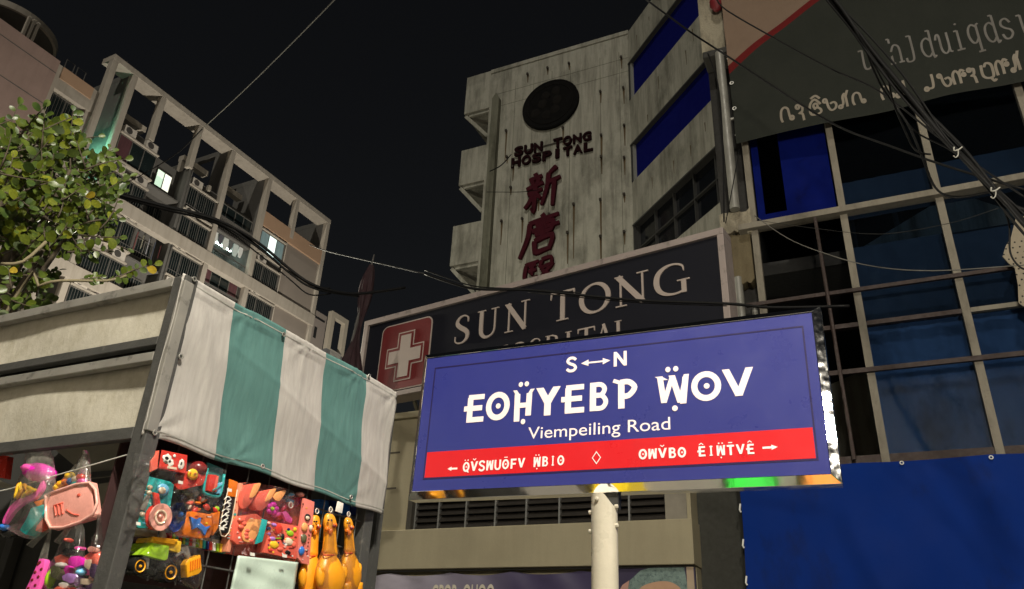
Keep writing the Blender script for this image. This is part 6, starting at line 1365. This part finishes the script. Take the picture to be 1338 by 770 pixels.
c = mix(t, ramp(t, noise(t, 7, 3), [(.35, 0.0), (.65, 1.0)]), (.028, .055, .01), (.085, .12, .016)); t.links.new(c, b_.inputs['Base Color']); b_.inputs['Roughness'].default_value = .4
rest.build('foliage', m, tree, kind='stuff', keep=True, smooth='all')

# ================================================================== OVERHEAD CABLES
blk = M('black_cable', (.005, .005, .005), .6, spec=.15); gry = M('grey_cable', (.028, .028, .026), .6, spec=.2); wht = M('pale_cable', (.13, .125, .11), .7, spec=.1)
def cable(pts, r, m_, label, cat='cable', group=None, name='overhead_cable', sm=5):
    q = smooth_pts([tuple(atd(x, y, d)) for x, y, d in pts], sm); return MB().tube(q, r, 6).build(name, m_, None, label, cat, group, smooth='all')
cable(((470, -40, 7), (437, 0, 7.6), (350, 88, 10.5), (300, 136, 12.5), (265, 168, 14)), .008, wht, 'pale cable rising across the black sky from the apartment roof')
cable(((265, 168, 14.02), (232, 200, 15.5), (190, 226, 17.5), (150, 246, 19.5), (100, 268, 22)), .012, blk, 'black tail of the pale cable running down the apartment front')
sag = ((40, 225, 9), (95, 238, 9), (150, 253, 9), (215, 270, 8.8), (283, 288, 8.6), (335, 316, 8.4), (378, 352, 8.3), (405, 370, 8.3), (432, 380, 8.4), (470, 384, 8.6), (530, 376, 8.9))
for k, (dy, r) in enumerate(((0, .017), (3, .011), (-2.5, .01), (5, .008))):
    cable([(x+rg.uniform(-1, 1), y+dy+rg.uniform(-1.2, 1.2)*(1 if k else 0)+(3*k if 330 < x < 420 else 0), d+.02*k) for x, y, d in sag[:len(sag)-(1 if k else 0)-(1 if k > 1 else 0)]], r, blk, ('thick black cable sagging in front of the apartment block', 'black cable just under the thick sagging cable', 'thin black cable riding on top of the thick sagging cable', 'lowest thin black cable under the sagging bundle')[k], group='cables sagging in front of the apartment block')
cable(((405, 320, 12), (430, 329, 11.2), (490, 343, 10), (555, 358, 9)), .009, gry, 'thin grey cable meeting the sky left of the hospital tower')
hs = ((555, 358, 9), (590, 370, 8.7), (625, 378, 8.5), (690, 379, 8.3), (760, 386, 8.1), (840, 393, 7.9), (950, 397, 7.7), (1010, 402, 7.6), (1110, 400, 7.5))
cable(hs, .016, blk, 'black cable sagging across the dark billboard letters'); cable([(x, y-3-2*math.sin(x/40), d+.03) for x, y, d in hs[:5]], .008, blk, 'thin frayed strand above the billboard cable'); cable([(x, y+3, d+.03) for x, y, d in hs[3:7]], .006, gry, 'thin grey wire below the billboard cable')
cable(((640, 224, 24.5), (655, 216, 24.6), (668, 202, 24.9)), .02, blk, 'short black wire looping to the letters on the hospital tower'); cable(((636, 251, 24.5), (680, 251, 24.7), (705, 248, 24.9)), .012, blk, 'thin wire strung under the tower lettering')
cable(((820, -22, 8), (845, 0, 8.1), (872, 20, 8.3), (905, 44, 8.6), (942, 68, 9), (1000, 106, 8.8), (1060, 145, 8.7), (1105, 170, 8.6), (1160, 190, 8.5), (1230, 215, 8.4), (1345, 250, 8.3)), .014, blk, 'black cable from the tower roof corner across the tarpaulin')
cable(((935, -4, 9), (950, 14, 9), (1030, 60, 8.8), (1090, 92, 8.6), (1150, 120, 8.4), (1240, 190, 8.3), (1345, 262, 8.2)), .012, blk, 'upper black cable crossing the red stripe of the tarpaulin')
bun = ((1072, -20, 6.6), (1088, 0, 6.6), (1112, 30, 6.6), (1140, 68, 6.6), (1172, 108, 6.6), (1205, 146, 6.6), (1235, 180, 6.6), (1262, 208, 6.6), (1300, 250, 6.6), (1332, 286, 6.6), (1365, 322, 6.6))
for k, (ox, oy, r, lb_) in enumerate(((0, 0, .026, 'thickest black cable of the bundle at the upper right'), (4, -5, .018, 'upper black cable of the bundle at the upper right'), (-5, 4, .02, 'lower black cable of the bundle at the upper right'), (7, -9, .011, 'thin outer cable above the bundle at the upper right'), (-2, 9, .012, 'thin inner cable under the bundle at the upper right'))):
    cable([(x+ox*math.cos(i*.9+k), y+oy+2.5*math.sin(i*1.3+k*2), d+.03*math.sin(i+k*1.7)) for i, (x, y, d) in enumerate(bun)], r, blk, lb_, group='cable bundle at the upper right')
cl = M('white_clip', (.33, .32, .28), .6)
for (x, y), lb_ in (((1252, 196), 'white cable hook on the black bundle above the pale transom'), ((1301, 249), 'white cable hook on the black bundle below the pale transom')):
    p = atd(x, y, 6.5); MB().tube(smooth_pts([tuple(p+RIGHT*.035+UP*.025), tuple(p+UP*.0), tuple(p-RIGHT*.035-UP*.005), tuple(p-RIGHT*.035+UP*.025)], 4), .006, 6).tube(smooth_pts([tuple(p), tuple(p-UP*.04+RIGHT*.0), tuple(p-UP*.065-RIGHT*.02), tuple(p-UP*.05-RIGHT*.04)], 4), .005, 6).build('cable_hook', cl, None, lb_, 'hook', smooth='all')
cable(((1130, 60, 6.7), (1150, 110, 6.9), (1185, 160, 7.1), (1205, 205, 7.2), (1222, 245, 7.2), (1248, 258, 7.1), (1300, 250, 6.7)), .012, blk, 'black cable looping down over the pale transom'); cable(((1140, 80, 6.7), (1172, 140, 7), (1196, 172, 7), (1235, 192, 6.8), (1262, 210, 6.65)), .009, blk, 'short black loop hanging under the cable bundle')
cable(((1160, 95, 6.7), (1166, 130, 6.9), (1180, 165, 7), (1196, 196, 7), (1216, 202, 7)), .01, blk, 'black drop wire in front of the tarpaulin lettering'); cable(((1300, 252, 6.65), (1318, 290, 6.7), (1320, 330, 6.7), (1334, 350, 6.7), (1350, 352, 6.7)), .008, blk, 'black wire dangling by the torn board'); cable(((1310, 262, 6.65), (1330, 272, 6.7), (1350, 278, 6.7)), .02, blk, 'knot of black cable at the right edge')
cable(((986, 282, 10.8), (1030, 312, 10.4), (1080, 332, 10.2), (1140, 348, 10), (1220, 354, 9.8), (1345, 346, 9.6)), .007, wht, 'pale thin wire sagging across the glass front'); cable(((990, 288, 10.8), (1060, 298, 10.4), (1150, 306, 10.2), (1240, 292, 10), (1305, 272, 9.8)), .004, gry, 'thin grey wire just under the pale transom')
cable(((925, 70, 10.9), (938, 110, 10.9), (944, 180, 10.8), (946, 290, 10.7)), .012, blk, 'black wire dropping beside the steel pipe'); cable(((966, 195, 10.6), (958, 240, 10.6), (948, 292, 10.6)), .008, blk, 'thin black wire slanting to the billboard corner')
